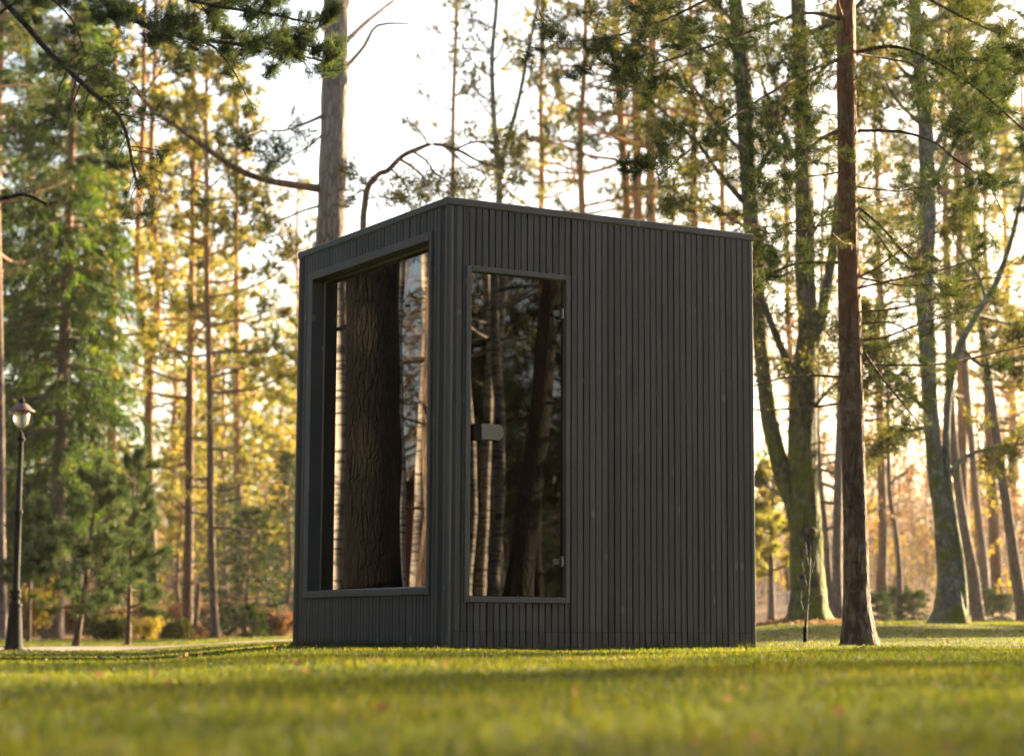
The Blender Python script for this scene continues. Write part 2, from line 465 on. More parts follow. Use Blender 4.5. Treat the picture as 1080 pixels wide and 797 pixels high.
def make_bush(name, label, H, rad, seed, leaves='leaf_yellow', stems=14, loc=(0, 0, 0), cat='bush', group=None, st=None, n1=7):
    r = np.random.default_rng(seed)
    st = st or dict(DECID, nl=.07, nw=.05, tp=4, nn=3, rmin=.003)
    root = thing(name, label, cat, loc, group)
    W = Acc(); L = Leaves()
    for i in range(stems):
        az = r.uniform(0, 6.28); o = r.uniform(0, .25)*rad
        d = np.array([math.cos(az)*rad*.8, math.sin(az)*rad*.8, H])
        P = wig((math.cos(az)*o, math.sin(az)*o, -.04), d, H*r.uniform(.75, 1.1), 6, r, .12)
        W.tube(P, np.linspace(.012*H+.004, .004, 6), 4, cap=False)
        ramify(W, L, P, .01*H+.002, r, n1, rad*.6, st, 1, .15)
    W.build('stem', M['bark_twig'], root, smooth=True)
    L.build('foliage', M[leaves], root, r=r, kite=True)
    return root

class Hero:
    """a tree whose trunk and limbs follow the photograph, at its own real distance"""
    def __init__(s, name, label, base_px, D, seed, cat='tree', group=None):
        p = at(base_px[0], base_px[1], D)
        s.loc = np.array([p[0], p[1], gz(p[0], p[1])]); s.D = D
        s.root = thing(name, label, cat, s.loc, group)
        s.r = np.random.default_rng(seed); s.seed = seed
        s.W = Acc(); s.L = Leaves(); s.TP = None
    def pts(s, px, D0=None, D1=None):
        D0 = s.D if D0 is None else D0; D1 = D0 if D1 is None else D1
        n = len(px)
        return np.array([at(p[0], p[1], D0+(D1-D0)*i/(n-1)) for i, p in enumerate(px)])-s.loc
    def smooth(s, P, k=4):
        t = np.linspace(0, len(P)-1, (len(P)-1)*k+1); out = []
        for tt in t:
            i = min(int(tt), len(P)-2); u = tt-i
            p0 = P[max(i-1, 0)]; p1 = P[i]; p2 = P[i+1]; p3 = P[min(i+2, len(P)-1)]
            out.append(.5*((2*p1)+(-p0+p2)*u+(2*p0-5*p1+4*p2-p3)*u*u+(-p0+3*p1-3*p2+p3)*u**3))
        return np.array(out)
    def stem(s, px, sides=16, rough=.03, root=True, fl=.35, top=None, bury=True, k=4, D1=None):
        """px: (x, y, width_px)"""
        P = s.pts(px, s.D, D1)
        R = np.array([p[2] for p in px])*s.D/FPX/2
        X = np.hstack([P, R[:, None]])
        X = s.smooth(X, k)
        P, R = X[:, :3], X[:, 3]
        if bury:
            P = np.vstack([[P[0, 0], P[0, 1], min(-.2, P[0, 2]-.1)], P]); R = np.concatenate([[R[0]*1.05], R])
        if top:  # carry the stem on above the frame to height top
            z = P[-1, 2]; d = unit(P[-1]-P[-4]); d = unit(d*.6+np.array([0, 0, .6]))
            nn = 8; zs = np.linspace(0, max(top-z, 1.), nn+1)[1:]
            ext = P[-1]+np.outer(zs, d/d[2])+np.cumsum(s.r.normal(0, .04, (nn, 3)), 0)*[1, 1, 0]
            P = np.vstack([P, ext]); R = np.concatenate([R, np.linspace(R[-1], R[-1]*.25, nn+1)[1:]])
        if root: R = flare(R, P[:, 2], fl, .22)
        s.W.tube(P, R, sides, rough=rough, seed=s.seed+len(s.W.v))
        if s.TP is None or len(P) > len(s.TP): s.TP, s.R = P, R
        return P, R
    def limb(s, px, w0, w1, D0=None, D1=None, sides=6, part=None, wob=.0, mat=None):
        P = s.smooth(s.pts(px, D0, D1), 3)
        P = P+s.r.normal(0, wob, P.shape)
        R = np.linspace(w0, w1, len(P))*s.D/FPX/2
        if part:
            a = Acc(); a.tube(P, R, sides, rough=.05, seed=s.seed+len(px)); a.build(part, M[mat], s.root, smooth=True)
        else:
            s.W.tube(P, R, sides, cap=True, rough=.04, seed=s.seed+len(s.W.v))
        return P, R
    def done(s, bark, needles=None, kite=False):
        s.W.build('trunk', M[bark], s.root, smooth=True)
        if s.L.count(): s.L.build('crown', M[needles], s.root, r=s.r, kite=kite)
        return s.root


# exposure, light and air
EXPO, SUN, SKY, HAZE, FSTOP = 3.15, 5.0, .058, .0002, 2.7
# ================================================================== SETTING: the ground, one sheet
def ground_mat():
    m, nt, out = mat_new('lawn_and_forest_floor')
    vec, tc = coords(nt)
    n1 = noise(nt, vec, .55, 5, .6); n2 = noise(nt, vec, 6, 5, .65); n3 = noise(nt, vec, 60, 3, .6)
    grass = ramp(nt, n2, [(.25, (.03, .042, .009)), (.5, (.06, .07, .014)), (.75, (.11, .10, .022))])
    grass = mixc(nt, ramp(nt, n1, [(.45, (0, 0, 0)), (.72, (.6, .6, .6))]), grass, (.12, .095, .035))
    litter = ramp(nt, n2, [(.25, (.05, .03, .018)), (.5, (.15, .085, .045)), (.75, (.30, .16, .06))])
    sep = nt.nodes.new('ShaderNodeSeparateXYZ'); nt.links.new(tc.outputs['Object'], sep.inputs[0])
    edge = mathn(nt, 'ADD', sep.outputs[1], mathn(nt, 'MULTIPLY', mathn(nt, 'SUBTRACT', n1, .5), 26.))
    mr = nt.nodes.new('ShaderNodeMapRange'); mr.inputs[1].default_value = 42; mr.inputs[2].default_value = 52
    nt.links.new(edge, mr.inputs[0])
    c = mixc(nt, mr.outputs[0], grass, litter)
    principled(nt, out, c, .9, bump=mathn(nt, 'ADD', n2, n3), strength=.6, dist=.03, spec=.1)
    return m

def axis(*segs):
    out = []
    for a, b, n in segs: out += list(np.linspace(a, b, n, endpoint=False))
    return np.array(out+[segs[-1][1]])
gx = axis((-190, -30, 24), (-30, -8, 30), (-8, 10, 80), (10, 30, 30), (30, 190, 24))
gy = axis((-110, -4, 14), (-4, 1, 8), (1, 20, 110), (20, 60, 70), (60, 190, 30))
X, Y = np.meshgrid(gx, gy); Z = ground_z(X, Y)
a = Acc(); nx = len(gx); ny = len(gy)
i = np.arange(ny-1)[:, None]*nx; j = np.arange(nx-1)[None, :]
a.add(np.stack([X, Y, Z], -1).reshape(-1, 3), quads=np.stack([i+j, i+j+1, i+nx+j+1, i+nx+j], -1).reshape(-1, 4))
tag(a.build('ground', ground_mat(), smooth=True), 'mown lawn rising gently into the leaf covered forest floor', 'ground', kind='structure')

# gravel path on the left
def path_mat():
    m, nt, out = mat_new('gravel')
    vec, _ = coords(nt)
    vo = nt.nodes.new('ShaderNodeTexVoronoi'); vo.inputs['Scale'].default_value = 38; nt.links.new(vec, vo.inputs['Vector'])
    c = ramp(nt, mathn(nt, 'ADD', mathn(nt, 'MULTIPLY', vo.outputs['Color'], .6), mathn(nt, 'MULTIPLY', noise(nt, vec, 1.2, 4), .5)), [(.2, (.13, .10, .09)), (.6, (.27, .21, .18)), (.9, (.40, .30, .24))])
    principled(nt, out, c, .9, bump=vo.outputs['Distance'], strength=.7, dist=.015, spec=.2)
    return m
def ribbon(name, near, far, mat, label, lift=.004, sub=8):
    near = np.array(near, float); far = np.array(far, float)
    n = len(near); k = (n-1)*8+1
    t = np.linspace(0, n-1, k)
    A = np.stack([np.interp(t, range(n), near[:, i]) for i in (0, 1)], 1); B = np.stack([np.interp(t, range(n), far[:, i]) for i in (0, 1)], 1)
    s = np.linspace(0, 1, sub+1)[None, :, None]
    P = A[:, None]*(1-s)+B[:, None]*s
    z = ground_z(P[..., 0], P[..., 1])+lift
    a = Acc(); w = sub+1
    i = np.arange(k-1)[:, None]*w; j = np.arange(sub)[None, :]
    a.add(np.concatenate([P, z[..., None]], -1).reshape(-1, 3), quads=np.stack([i+j, i+w+j, i+w+j+1, i+j+1], -1).reshape(-1, 4))
    return tag(a.build(name, mat, smooth=True), label, 'path', kind='structure')
ribbon('path', [(-30, 24.3), (-12, 24.7), (-7, 25.3), (-4.6, 26.3), (-2.6, 28.4), (4, 34)], [(-30, 31.5), (-12, 31), (-7.5, 30.6), (-4.8, 30.8), (-2.6, 31.5), (4, 36)], path_mat(), 'grey brown gravel path crossing the lawn behind the lamp', .014)

# ------------------------------------------------------------------ grass blades (nobody could count them)
M['grass'] = leaf_mat('grass_blades', [(0, (.026, .042, .008)), (.38, (.058, .084, .012)), (.7, (.13, .135, .02)), (1, (.24, .18, .045))], .45, 1.7, (1., .96, .42), clump=.9)
def grass(n, y0, y1, power, hgt, wid, seed):
    r = np.random.default_rng(seed)
    u = r.uniform(0, 1, n)
    y = (y0**power+(y1**power-y0**power)*u)**(1/power)
    x = (r.uniform(-1, 1, n))*(.30*y+.55)
    keep = ~((x-y*0 > -6.5) & False)
    # tufts: pull blades towards shared centres
    x = x+r.normal(0, .01, n)
    pat = .62+.38*np.sin(x*2.3+np.sin(y*1.9)*1.7)*np.sin(y*2.1+np.sin(x*1.3)*2)
    h = hgt(y)*r.uniform(.45, 1.15, n)*(.65+.5*pat)
    z = ground_z(x, y)
    o = np.stack([x, y, z-.004], 1)
    d = unit(np.stack([r.normal(0, .55, n), r.normal(0, .55, n), np.ones(n)], 1))
    return o, d, h, wid(y)*r.uniform(.6, 1.4, n)
L = Leaves()
L.add(*grass(170000, 2.0, 13.5, 1.15, lambda y: np.interp(y, [2, 6, 11, 14], [.032, .029, .024, .022]), lambda y: np.interp(y, [2, 14], [.0042, .006]), 1))
L.add(*grass(90000, 13.0, 44, 1.4, lambda y: np.interp(y, [13, 44], [.026, .04]), lambda y: np.interp(y, [13, 44], [.009, .022]), 2))
# longer blades the mower missed along the cabin walls
r = np.random.default_rng(9); n = 1500
t = r.uniform(0, 1, n); side = r.uniform(size=n) < .5
uu = np.where(side, t*2.15-.02, -r.exponential(.018, n)-.006); vv = np.where(side, -r.exponential(.018, n)-.006, t*2.06-.02)
th_ = .5243; x = -.3641+uu*math.cos(th_)-vv*math.sin(th_); y = 11.5178+uu*math.sin(th_)+vv*math.cos(th_)
L.add(np.stack([x, y, ground_z(x, y)-.004], 1), unit(np.stack([r.normal(0, .5, n), r.normal(0, .5, n), np.ones(n)], 1)), r.uniform(.03, .075, n), r.uniform(.003, .006, n))
O = np.concatenate(L.o)
c0 = np.array([-.3641, 11.5178]); TH = .5243
e1 = np.array([math.cos(TH), math.sin(TH)]); e2 = np.array([-math.sin(TH), math.cos(TH)])
rel = O[:, :2]-c0; uu = rel@e1; vv = rel@e2
inbox = (uu > -.0) & (uu < 2.13) & (vv > -.0) & (vv < 2.05)
pn = np.interp(O[:, 0], [-30, -12, -7, -4.6, -2.6, 4], [24.3, 24.7, 25.3, 26.3, 28.4, 34]); pf = np.interp(O[:, 0], [-30, -12, -7.5, -4.8, -2.6, 4], [31.5, 31, 30.6, 30.8, 31.5, 36])
onpath = (O[:, 1] > pn) & (O[:, 1] < pf) & (O[:, 0] < 4)
k = ~(inbox | onpath)
LL = Leaves(); LL.add(O[k], np.concatenate(L.d)[k], np.concatenate(L.l)[k], np.concatenate(L.w)[k])
tag(LL.build('grass', M['grass'], None), 'short mown grass of the lawn, green with yellow patches', 'grass', kind='stuff')

# fallen leaves scattered on the lawn and the forest floor
r = np.random.default_rng(5); n = 650
y = 2.4+r.uniform(0, 1, n)**1.0*38; x = r.uniform(-1, 1, n)*(.28*y+.4)
near = np.clip(1-(y-2)/14, 0, 1)
keep = r.uniform(size=n) > near*.3
x, y = x[keep], y[keep]; n = len(x)
L = Leaves()
L.add(np.stack([x, y, ground_z(x, y)+np.where(y < 24, .018, .012)], 1), unit(np.stack([r.normal(size=n), r.normal(size=n), r.normal(0, .3, n)], 1)), r.uniform(.015, .035, n), r.uniform(.012, .024, n))
tag(L.build('fallen_leaves', M['leaf_brown'], None, kite=True), 'scattered dry brown leaves lying on the lawn', 'leaves', kind='stuff')

# ================================================================== THE CABIN
def wood_mat(name, base, grain=.5, vary=.30, lift=0.):
    m, nt, out = mat_new(name)
    geo = nt.nodes.new('ShaderNodeNewGeometry')
    vec, tc = coords(nt, (1, 1, .06)); v2, _ = coords(nt)
    off = nt.nodes.new('ShaderNodeVectorMath'); off.operation = 'MULTIPLY_ADD'
    cmb = nt.nodes.new('ShaderNodeCombineXYZ'); nt.links.new(geo.outputs['Random Per Island'], cmb.inputs[2]); nt.links.new(geo.outputs['Random Per Island'], cmb.inputs[0])
    nt.links.new(cmb.outputs[0], off.inputs[0]); off.inputs[1].default_value = (7, 7, 7); nt.links.new(vec, off.inputs[2])
    n1 = noise(nt, off.outputs[0], 45, 6, .65)
    v = mathn(nt, 'ADD', mathn(nt, 'MULTIPLY', n1, grain), mathn(nt, 'ADD', mathn(nt, 'MULTIPLY', geo.outputs['Random Per Island'], vary), lift))
    c = ramp(nt, v, [(.15, tuple(x*.62 for x in base)), (.45, base), (.8, tuple(x*1.45 for x in base))])
    # knots
    off2 = nt.nodes.new('ShaderNodeVectorMath'); off2.operation = 'MULTIPLY_ADD'
    nt.links.new(cmb.outputs[0], off2.inputs[0]); off2.inputs[1].default_value = (0, 0, 9)
    v3, _ = coords(nt, (1, 1, .55)); nt.links.new(v3, off2.inputs[2])
    vo = nt.nodes.new('ShaderNodeTexVoronoi'); vo.inputs['Scale'].default_value = 7.5; nt.links.new(off2.outputs[0], vo.inputs['Vector'])
    kn = ramp(nt, vo.outputs['Distance'], [(.05, (.8, .8, .8)), (.13, (0, 0, 0))])
    c = mixc(nt, kn, c, tuple(x*2.6 for x in base))
    st = noise(nt, v2, 2.2, 5, .6)
    c = mixc(nt, ramp(nt, st, [(.45, (0, 0, 0)), (.75, (.5, .5, .5))]), c, tuple(x*1.3 for x in base))
    principled(nt, out, c, mathn(nt, 'ADD', mathn(nt, 'MULTIPLY', n1, .3), .40), bump=n1, strength=.35, dist=.002, spec=.4)
    return m
M['clad'] = wood_mat('black_stained_wood', (.063, .0655, .069), .6, .42, -.08)
M['trim'] = wood_mat('black_stained_trim', (.098, .100, .102), .35, .05, .2)
M['inside'] = plain_mat('dark_interior_wood', (.018, .016, .015), .7)
M['steel'] = plain_mat('brushed_steel', (.24, .235, .22), .45, 1., .12, 40)
M['black_metal'] = plain_mat('black_metal', (.015, .015, .016), .8, .0, .3, 12, .1, spec=.15)

def glass_mat(name, ior):
    m, nt, out = mat_new(name)
    tr = nt.nodes.new('ShaderNodeBsdfTransparent'); tr.inputs[0].default_value = (.018, .018, .02, 1)
    gl = nt.nodes.new('ShaderNodeBsdfGlossy'); gl.inputs['Roughness'].default_value = 0.; gl.inputs[0].default_value = (.95, .95, .96, 1)
    vec, _ = coords(nt)
    b = nt.nodes.new('ShaderNodeBump'); b.inputs['Strength'].default_value = .06; b.inputs['Distance'].default_value = .02
    nt.links.new(noise(nt, vec, 1.1, 1, .3), b.inputs['Height']); nt.links.new(b.outputs[0], gl.inputs['Normal'])
    fr = nt.nodes.new('ShaderNodeFresnel'); fr.inputs['IOR'].default_value = ior
    mx = nt.nodes.new('ShaderNodeMixShader')
    nt.links.new(fr.outputs[0], mx.inputs[0]); nt.links.new(tr.outputs[0], mx.inputs[1]); nt.links.new(gl.outputs[0], mx.inputs[2])
    nt.links.new(mx.outputs[0], out.inputs[0])
    return m
M['glass'] = glass_mat('tinted_window_glass', 2.6); M['door_glass'] = glass_mat('tinted_door_glass', 1.95)

W_, L_, H_ = 2.1237, 2.0377, 2.5
cab = thing('garden_cabin', 'black slatted wooden sauna cabin with large dark window and glass door on the lawn', 'cabin', (c0[0], c0[1], 0), rz=TH)
# local frame: x along the door wall, y along the window wall, origin at the front corner; outward normals -y (door wall) and -x (window wall)
Z0 = -.05
SL, GAP, TK = .0424, .0062, .014          # slat pitch, groove, thickness

def slat(acc, fr, u0, u1, v0, v1, jit=0.):
    """one board with chamfered edges; fr(u, v, out) -> local point"""
    c = .0020; t = TK+jit
    prof = [(u0, 0), (u0, t-c), (u0+c, t), (u1-c, t), (u1, t-c), (u1, 0)]
    lo = [fr(u, v0, o) for u, o in prof]; hi = [fr(u, v1, o) for u, o in prof]
    n = len(prof)
    acc.add(np.array(lo+hi), quads=[[i, i+1, n+i+1, n+i] for i in range(n-1)])
    acc.poly(np.array(hi), range(n)); acc.poly(np.array(lo), range(n-1, -1, -1))

def clad_wall(name, fr, length, hole, r, u_start=.07, end=.03, joint=None, top=2.456):
    a = Acc(); u = u_start
    while u < length-end-.005:
        w = min(SL-GAP, length-end-u)
        j = r.normal(0, .0008)
        du = r.normal(0, .0008)
        segs = [(Z0, top)]
        if hole and u+w > hole[0] and u < hole[1]:
            segs = [(Z0, hole[2]), (hole[3], top)]
            if u < hole[0]-.004: segs = None; parts = [(u, hole[0], Z0, top), (hole[0], u+w, Z0, hole[2]), (hole[0], u+w, hole[3], top)]
            elif u+w > hole[1]+.004: segs = None; parts = [(hole[1], u+w, Z0, top), (u, hole[1], Z0, hole[2]), (u, hole[1], hole[3], top)]
        if segs is not None: parts = [(u, u+w, s0, s1) for s0, s1 in segs]
        for (ua, ub, s0, s1) in parts:
            if ub-ua < .009: continue
            if joint and s0 < joint < s1:
                slat(a, fr, ua+du, ub+du, s0, joint-.0015, j+.0015); slat(a, fr, ua+du, ub+du, joint+.0015, s1, j)
            else:
                slat(a, fr, ua+du, ub+du, s0, s1, j)
        u += SL
    return a.build(name, M['clad'], cab)

fr_door = lambda u, v, o: (u, -o, v)
fr_win = lambda u, v, o: (-o, u, v)
fr_back = lambda u, v, o: (u, L_+o-.0, v)
fr_side = lambda u, v, o: (W_+o, u, v)
rc = np.random.default_rng(11)
# structural panels behind the slats (a hole where the window and the door are)
IN = .0     # face of the backing = outer plane of the fitted box minus slat thickness
def panel_with_hole(axis_, length, hole, name):
    a = Acc(); th = .07
    o = TK                                    # backing starts behind the slats
    rects = [(0, hole[0], Z0, 2.455), (hole[1], length, Z0, 2.455), (hole[0], hole[1], Z0, hole[2]), (hole[0], hole[1], hole[3], 2.455)] if hole else [(0, length, Z0, 2.455)]
    for (u0, u1, v0, v1) in rects:
        if axis_ == 'door': a.box(((u0+u1)/2, o+th/2, (v0+v1)/2), (u1-u0, th, v1-v0))
        if axis_ == 'win': a.box((o+th/2, (u0+u1)/2, (v0+v1)/2), (th, u1-u0, v1-v0))
        if axis_ == 'back': a.box(((u0+u1)/2, L_-o-th/2, (v0+v1)/2), (u1-u0, th, v1-v0))
        if axis_ == 'side': a.box((W_-o-th/2, (u0+u1)/2, (v0+v1)/2), (th, u1-u0, v1-v0))
    return a.build(name, M['inside'], cab)
WIN = (.180, 1.865, .268, 2.335)     # outer edge of the window frame (u0, u1, v0, v1)
DOOR = (.116, .806, .225, 2.120)
panel_with_hole('door', W_-.02, DOOR, 'wall_panel')
panel_with_hole('win', L_-.02, WIN, 'wall_panel')
panel_with_hole('back', W_-.02, None, 'wall_panel')
panel_with_hole('side', L_-.02, None, 'wall_panel')
sh = lambda f, d: (lambda u, v, o: f(u, v, o-d))
clad_wall('cladding', sh(fr_door, TK), W_, DOOR, rc, .056, .028, joint=.064)
clad_wall('cladding', sh(fr_win, TK), L_, WIN, rc, .050, .028)
clad_wall('cladding', sh(fr_back, TK), W_, None, rc, .056, .028)
clad_wall('cladding', sh(fr_side, TK), L_, None, rc, .056, .028)
# rounded corner posts
def post(x, y, sx, sy, s=.050):
    a = Acc(); rad = .020 if s > .04 else .004; pts = []
    for (cx, cy, a0) in ((s-rad, s-rad, 0), (rad, s-rad, 90), (rad, rad, 180), (s-rad, rad, 270)):
        for k in range(6):
            t = math.radians(a0+k*18); pts.append((cx+rad*math.cos(t), cy+rad*math.sin(t)))
    pts = np.array(pts); pts = np.stack([x+sx*pts[:, 0], y+sy*pts[:, 1]], 1)
    if sx*sy < 0: pts = pts[::-1]
    n = len(pts); lo = np.c_[pts, np.full(n, Z0)]; hi = np.c_[pts, np.full(n, 2.456)]
    a.add(np.vstack([lo, hi]), quads=[[i, (i+1) % n, n+(i+1) % n, n+i] for i in range(n)])
    return a.build('corner_post', M['trim'], cab)
post(-.001, -.001, 1, 1); post(W_+.001, -.001, -1, 1, .026); post(-.001, L_+.001, 1, -1, .026); post(W_+.001, L_+.001, -1, -1)
# roof: flat deck with a cap board all round
a = Acc(); a.box((W_/2, L_/2, 2.470), (W_-.09, L_-.09, .05)); roof = a.build('roof', M['inside'], cab)
def bar(acc, p0, p1, w, h, c=.004):
    """bevelled bar from p0 to p1 (axis aligned), cross-section w x h centred"""
    p0 = np.array(p0, float); p1 = np.array(p1, float); d = unit(p1-p0)
    up = np.array([0, 0, 1.]) if abs(d[2]) < .5 else np.array([0, 1., 0])
    sd = np.cross(d, up)
    q = [(-w/2+c, -h/2), (w/2-c, -h/2), (w/2, -h/2+c), (w/2, h/2-c), (w/2-c, h/2), (-w/2+c, h/2), (-w/2, h/2-c), (-w/2, -h/2+c)]
    lo = [p0+sd*a_+up*b_ for a_, b_ in q]; hi = [p1+sd*a_+up*b_ for a_, b_ in q]; n = 8
    acc.add(np.array(lo+hi), quads=[[i, (i+1) % n, n+(i+1) % n, n+i] for i in range(n)])
    acc.poly(np.array(hi), range(n)); acc.poly(np.array(lo), range(n-1, -1, -1))
for (p0, p1) in (((-.006, .022, 2.4785), (W_+.006, .022, 2.4785)), ((-.006, L_-.022, 2.4785), (W_+.006, L_-.022, 2.4785)), ((.022, .0515, 2.4785), (.022, L_-.0515, 2.4785)), ((W_-.022, .0515, 2.4785), (W_-.022, L_-.0515, 2.4785))):
    a = Acc(); bar(a, p0, p1, .058, .045, .006); a.build('cap_board', M['trim'], roof)
# floor and a bench inside
a = Acc(); a.box((W_/2, L_/2, .10), (W_-.19, L_-.19, .06)); a.build('floor', M['inside'], cab)
a = Acc()
for k in range(5): a.box((W_-.24-.11*k, L_/2, .95), (.09, L_-.22, .03))
a.box((W_-.12, L_/2, .90), (.04, L_-.3, .06)); a.box((W_-.68, L_/2, .90), (.04, L_-.3, .06))
a.build('bench', M['inside'], cab)

# window: four frame bars (proud of the slats), reveal, glass pane set back 80 mm
win = Acc()
def frame(acc, f, o, b, proud, depth, skip=()):
    """f maps (u, v, out); o outer rect, b bar widths (left, right, bottom, top)"""
    u0, u1, v0, v1 = o; l, r_, bo, t = b
    for (a0, a1, b0, b1) in ((u0, u0+l, v0, v1), (u1-r_, u1, v0, v1), (u0+l, u1-r_, v0, v0+bo), (u0+l, u1-r_, v1-t, v1)):
        c = .004
        q = []
        for (uu_, vv_) in ((a0, b0), (a1, b0), (a1, b1), (a0, b1)): q.append(f(uu_, vv_, -depth))
        for (uu_, vv_) in ((a0, b0), (a1, b0), (a1, b1), (a0, b1)): q.append(f(uu_, vv_, proud-c))
        for (uu_, vv_) in ((a0+c, b0+c), (a1-c, b0+c), (a1-c, b1-c), (a0+c, b1-c)): q.append(f(uu_, vv_, proud))
        acc.add(np.array(q), quads=[[0, 1, 5, 4], [1, 2, 6, 5], [2, 3, 7, 6], [3, 0, 4, 7], [4, 5, 9, 8], [5, 6, 10, 9], [6, 7, 11, 10], [7, 4, 8, 11], [8, 9, 10, 11], [3, 2, 1, 0]])
window = frame(win, fr_win, WIN, (.032, .062, .042, .052), .012, .11); window = win.build('window', M['trim'], cab)
GI = (.205, 1.81, .305, 2.290)
a = Acc(); frame(a, sh(fr_win, .072), (GI[0]+.004, GI[1]-.006, GI[2]+.004, GI[3]-.006), (.010, .012, .010, .012), .0, .012); a.build('glazing_bead', M['steel'], window)
# flat pane: a single sheet reflects once
a = Acc(); a.add([fr_win(u, v, -.078) for u, v in ((GI[0], GI[2]), (GI[1], GI[2]), (GI[1], GI[3]), (GI[0], GI[3]))], quads=[[3, 2, 1, 0]])
a.build('pane', M['glass'], window)

# door: frame, glass leaf, handle, hinges
a = Acc(); frame(a, fr_door, DOOR, (.034, .030, .034, .032), .010, .09); dframe = a.build('door_frame', M['trim'], cab)
DG = (.150, .776, .259, 2.088)
a = Acc(); a.add([fr_door(u, v, -.022) for u, v in ((DG[0]+.002, DG[2]+.004), (DG[1]-.003, DG[2]+.004), (DG[1]-.003, DG[3]-.004), (DG[0]+.002, DG[3]-.004))], quads=[[0, 1, 2, 3]])
door = a.build('door', M['door_glass'], cab)
def prism(acc, pts, f, o0, o1):
    n = len(pts); lo = np.array([f(u, v, o0) for u, v in pts]); hi = np.array([f(u, v, o1) for u, v in pts])
    acc.add(np.vstack([lo, hi]), quads=[[i, (i+1) % n, n+(i+1) % n, n+i] for i in range(n)])
    acc.poly(hi, range(n)); acc.poly(lo, range(n-1, -1, -1))
a = Acc(); prism(a, [(.174, 1.131), (.219, 1.131), (.219, 1.223), (.174, 1.223)], fr_door, -.022, .004); hn = a.build('lock_case', M['black_metal'], door)
a = Acc(); prism(a, [(.2195, 1.136), (.336, 1.138), (.352, 1.150), (.362, 1.181), (.352, 1.212), (.336, 1.224), (.2195, 1.224)], fr_door, -.002, .012); a.build('handle', M['steel'], door)
for z in (1.894, .463):
    a = Acc(); prism(a, [(.698, z), (.706, z-.017), (.744, z-.017), (.744, z+.017), (.706, z+.017)], fr_door, -.021, -.004)
    prism(a, [(.745, z-.030), (.757, z-.030), (.757, z+.030), (.745, z+.030)], fr_door, -.030, .008)
    a.tube([fr_door(.750, z-.024, .012), fr_door(.750, z+.024, .012)], .007, 10)
    a.build('hinge', M['steel'], door)

# ================================================================== THE LAMP POST
p = at(14.5, 688, 25.)
lz = gz(p[0], p[1])
lamp = thing('street_lamp', 'black cast iron park lamp with copper red hood at the path', 'street lamp', (p[0], p[1], lz))
S = 25/FPX
hh = lambda y: (688-y)*S
a = Acc()
a.lathe([(0, -.03), (11*S, -.03), (11*S, 2*S), (9.6*S, 4*S), (9.2*S, 6*S), (6.6*S, 44*S), (6.2*S, 46*S), (7.2*S, 47*S), (7.2*S, 49*S), (5.2*S, 50*S), (4.2*S, 55*S), (6.0*S, 56*S), (6.0*S, 58*S), (4.6*S, 59*S), (6*S, 61*S), (6*S, 63*S), (3.7*S, 65*S),
         (3.4*S, 130*S), (3.3*S, 143*S), (4.6*S, 144*S), (4.6*S, 147*S), (3.1*S, 148*S), (2.6*S, hh(469)), (2.6*S, hh(468)), (4.4*S, hh(467)), (4.6*S, hh(465)), (3.2*S, hh(463)), (2.2*S, hh(461)), (2.0*S, hh(457)), (0, hh(457))], sides=24)
a.build('pole', M['black_metal'], lamp, smooth=True)
a = Acc()
for k in range(4):
    t = math.radians(20+k*90); c, s = math.cos(t), math.sin(t)
    pr = [(1.5, 457.6), (5, 457), (8.5, 454), (10.2, 449), (10.6, 443), (10.8, 436.5)]
    a.tube([(rr*S*c, rr*S*s, hh(y_)) for rr, y_ in pr], .55*S, 8)
a.build('bracket', M['black_metal'], lamp, smooth=True)
M['lamp_glass'] = plain_mat('frosted_lamp_glass', (.62, .58, .48), .25, 0, .1, 5, .05)
_p = [n for n in M['lamp_glass'].node_tree.nodes if n.type == 'BSDF_PRINCIPLED'][0]; _p.inputs['Transmission Weight'].default_value = .55
a = Acc(); a.lathe([(0, hh(453.4)), (3.5*S, hh(453)), (6.2*S, hh(450.5)), (7.8*S, hh(446.5)), (8.3*S, hh(441)), (8.4*S, hh(436.8)), (0, hh(436.8))], sides=24); a.build('lamp_globe', M['lamp_glass'], lamp, smooth=True)
M['copper'] = plain_mat('weathered_copper', (.12, .052, .045), .55, .0, .35, 14, .2)
a = Acc(); a.lathe([(0, hh(435.2)), (12.8*S, hh(435.6)), (13.8*S, hh(436.5)), (13.9*S, hh(435.6)), (11*S, hh(434)), (7.5*S, hh(430)), (5.2*S, hh(427.8)), (0, hh(427.4))], sides=28); hd = a.build('lamp_hood', M['copper'], lamp, smooth=True)
a = Acc(); a.lathe([(0, hh(427.6)), (3.0*S, hh(427.4)), (2.4*S, hh(425)), (2.8*S, hh(424)), (1.6*S, hh(422.6)), (1.0*S, hh(421.6)), (.3*S, hh(419.5)), (0, hh(419.4))], sides=16); a.build('finial', M['black_metal'], hd, smooth=True)
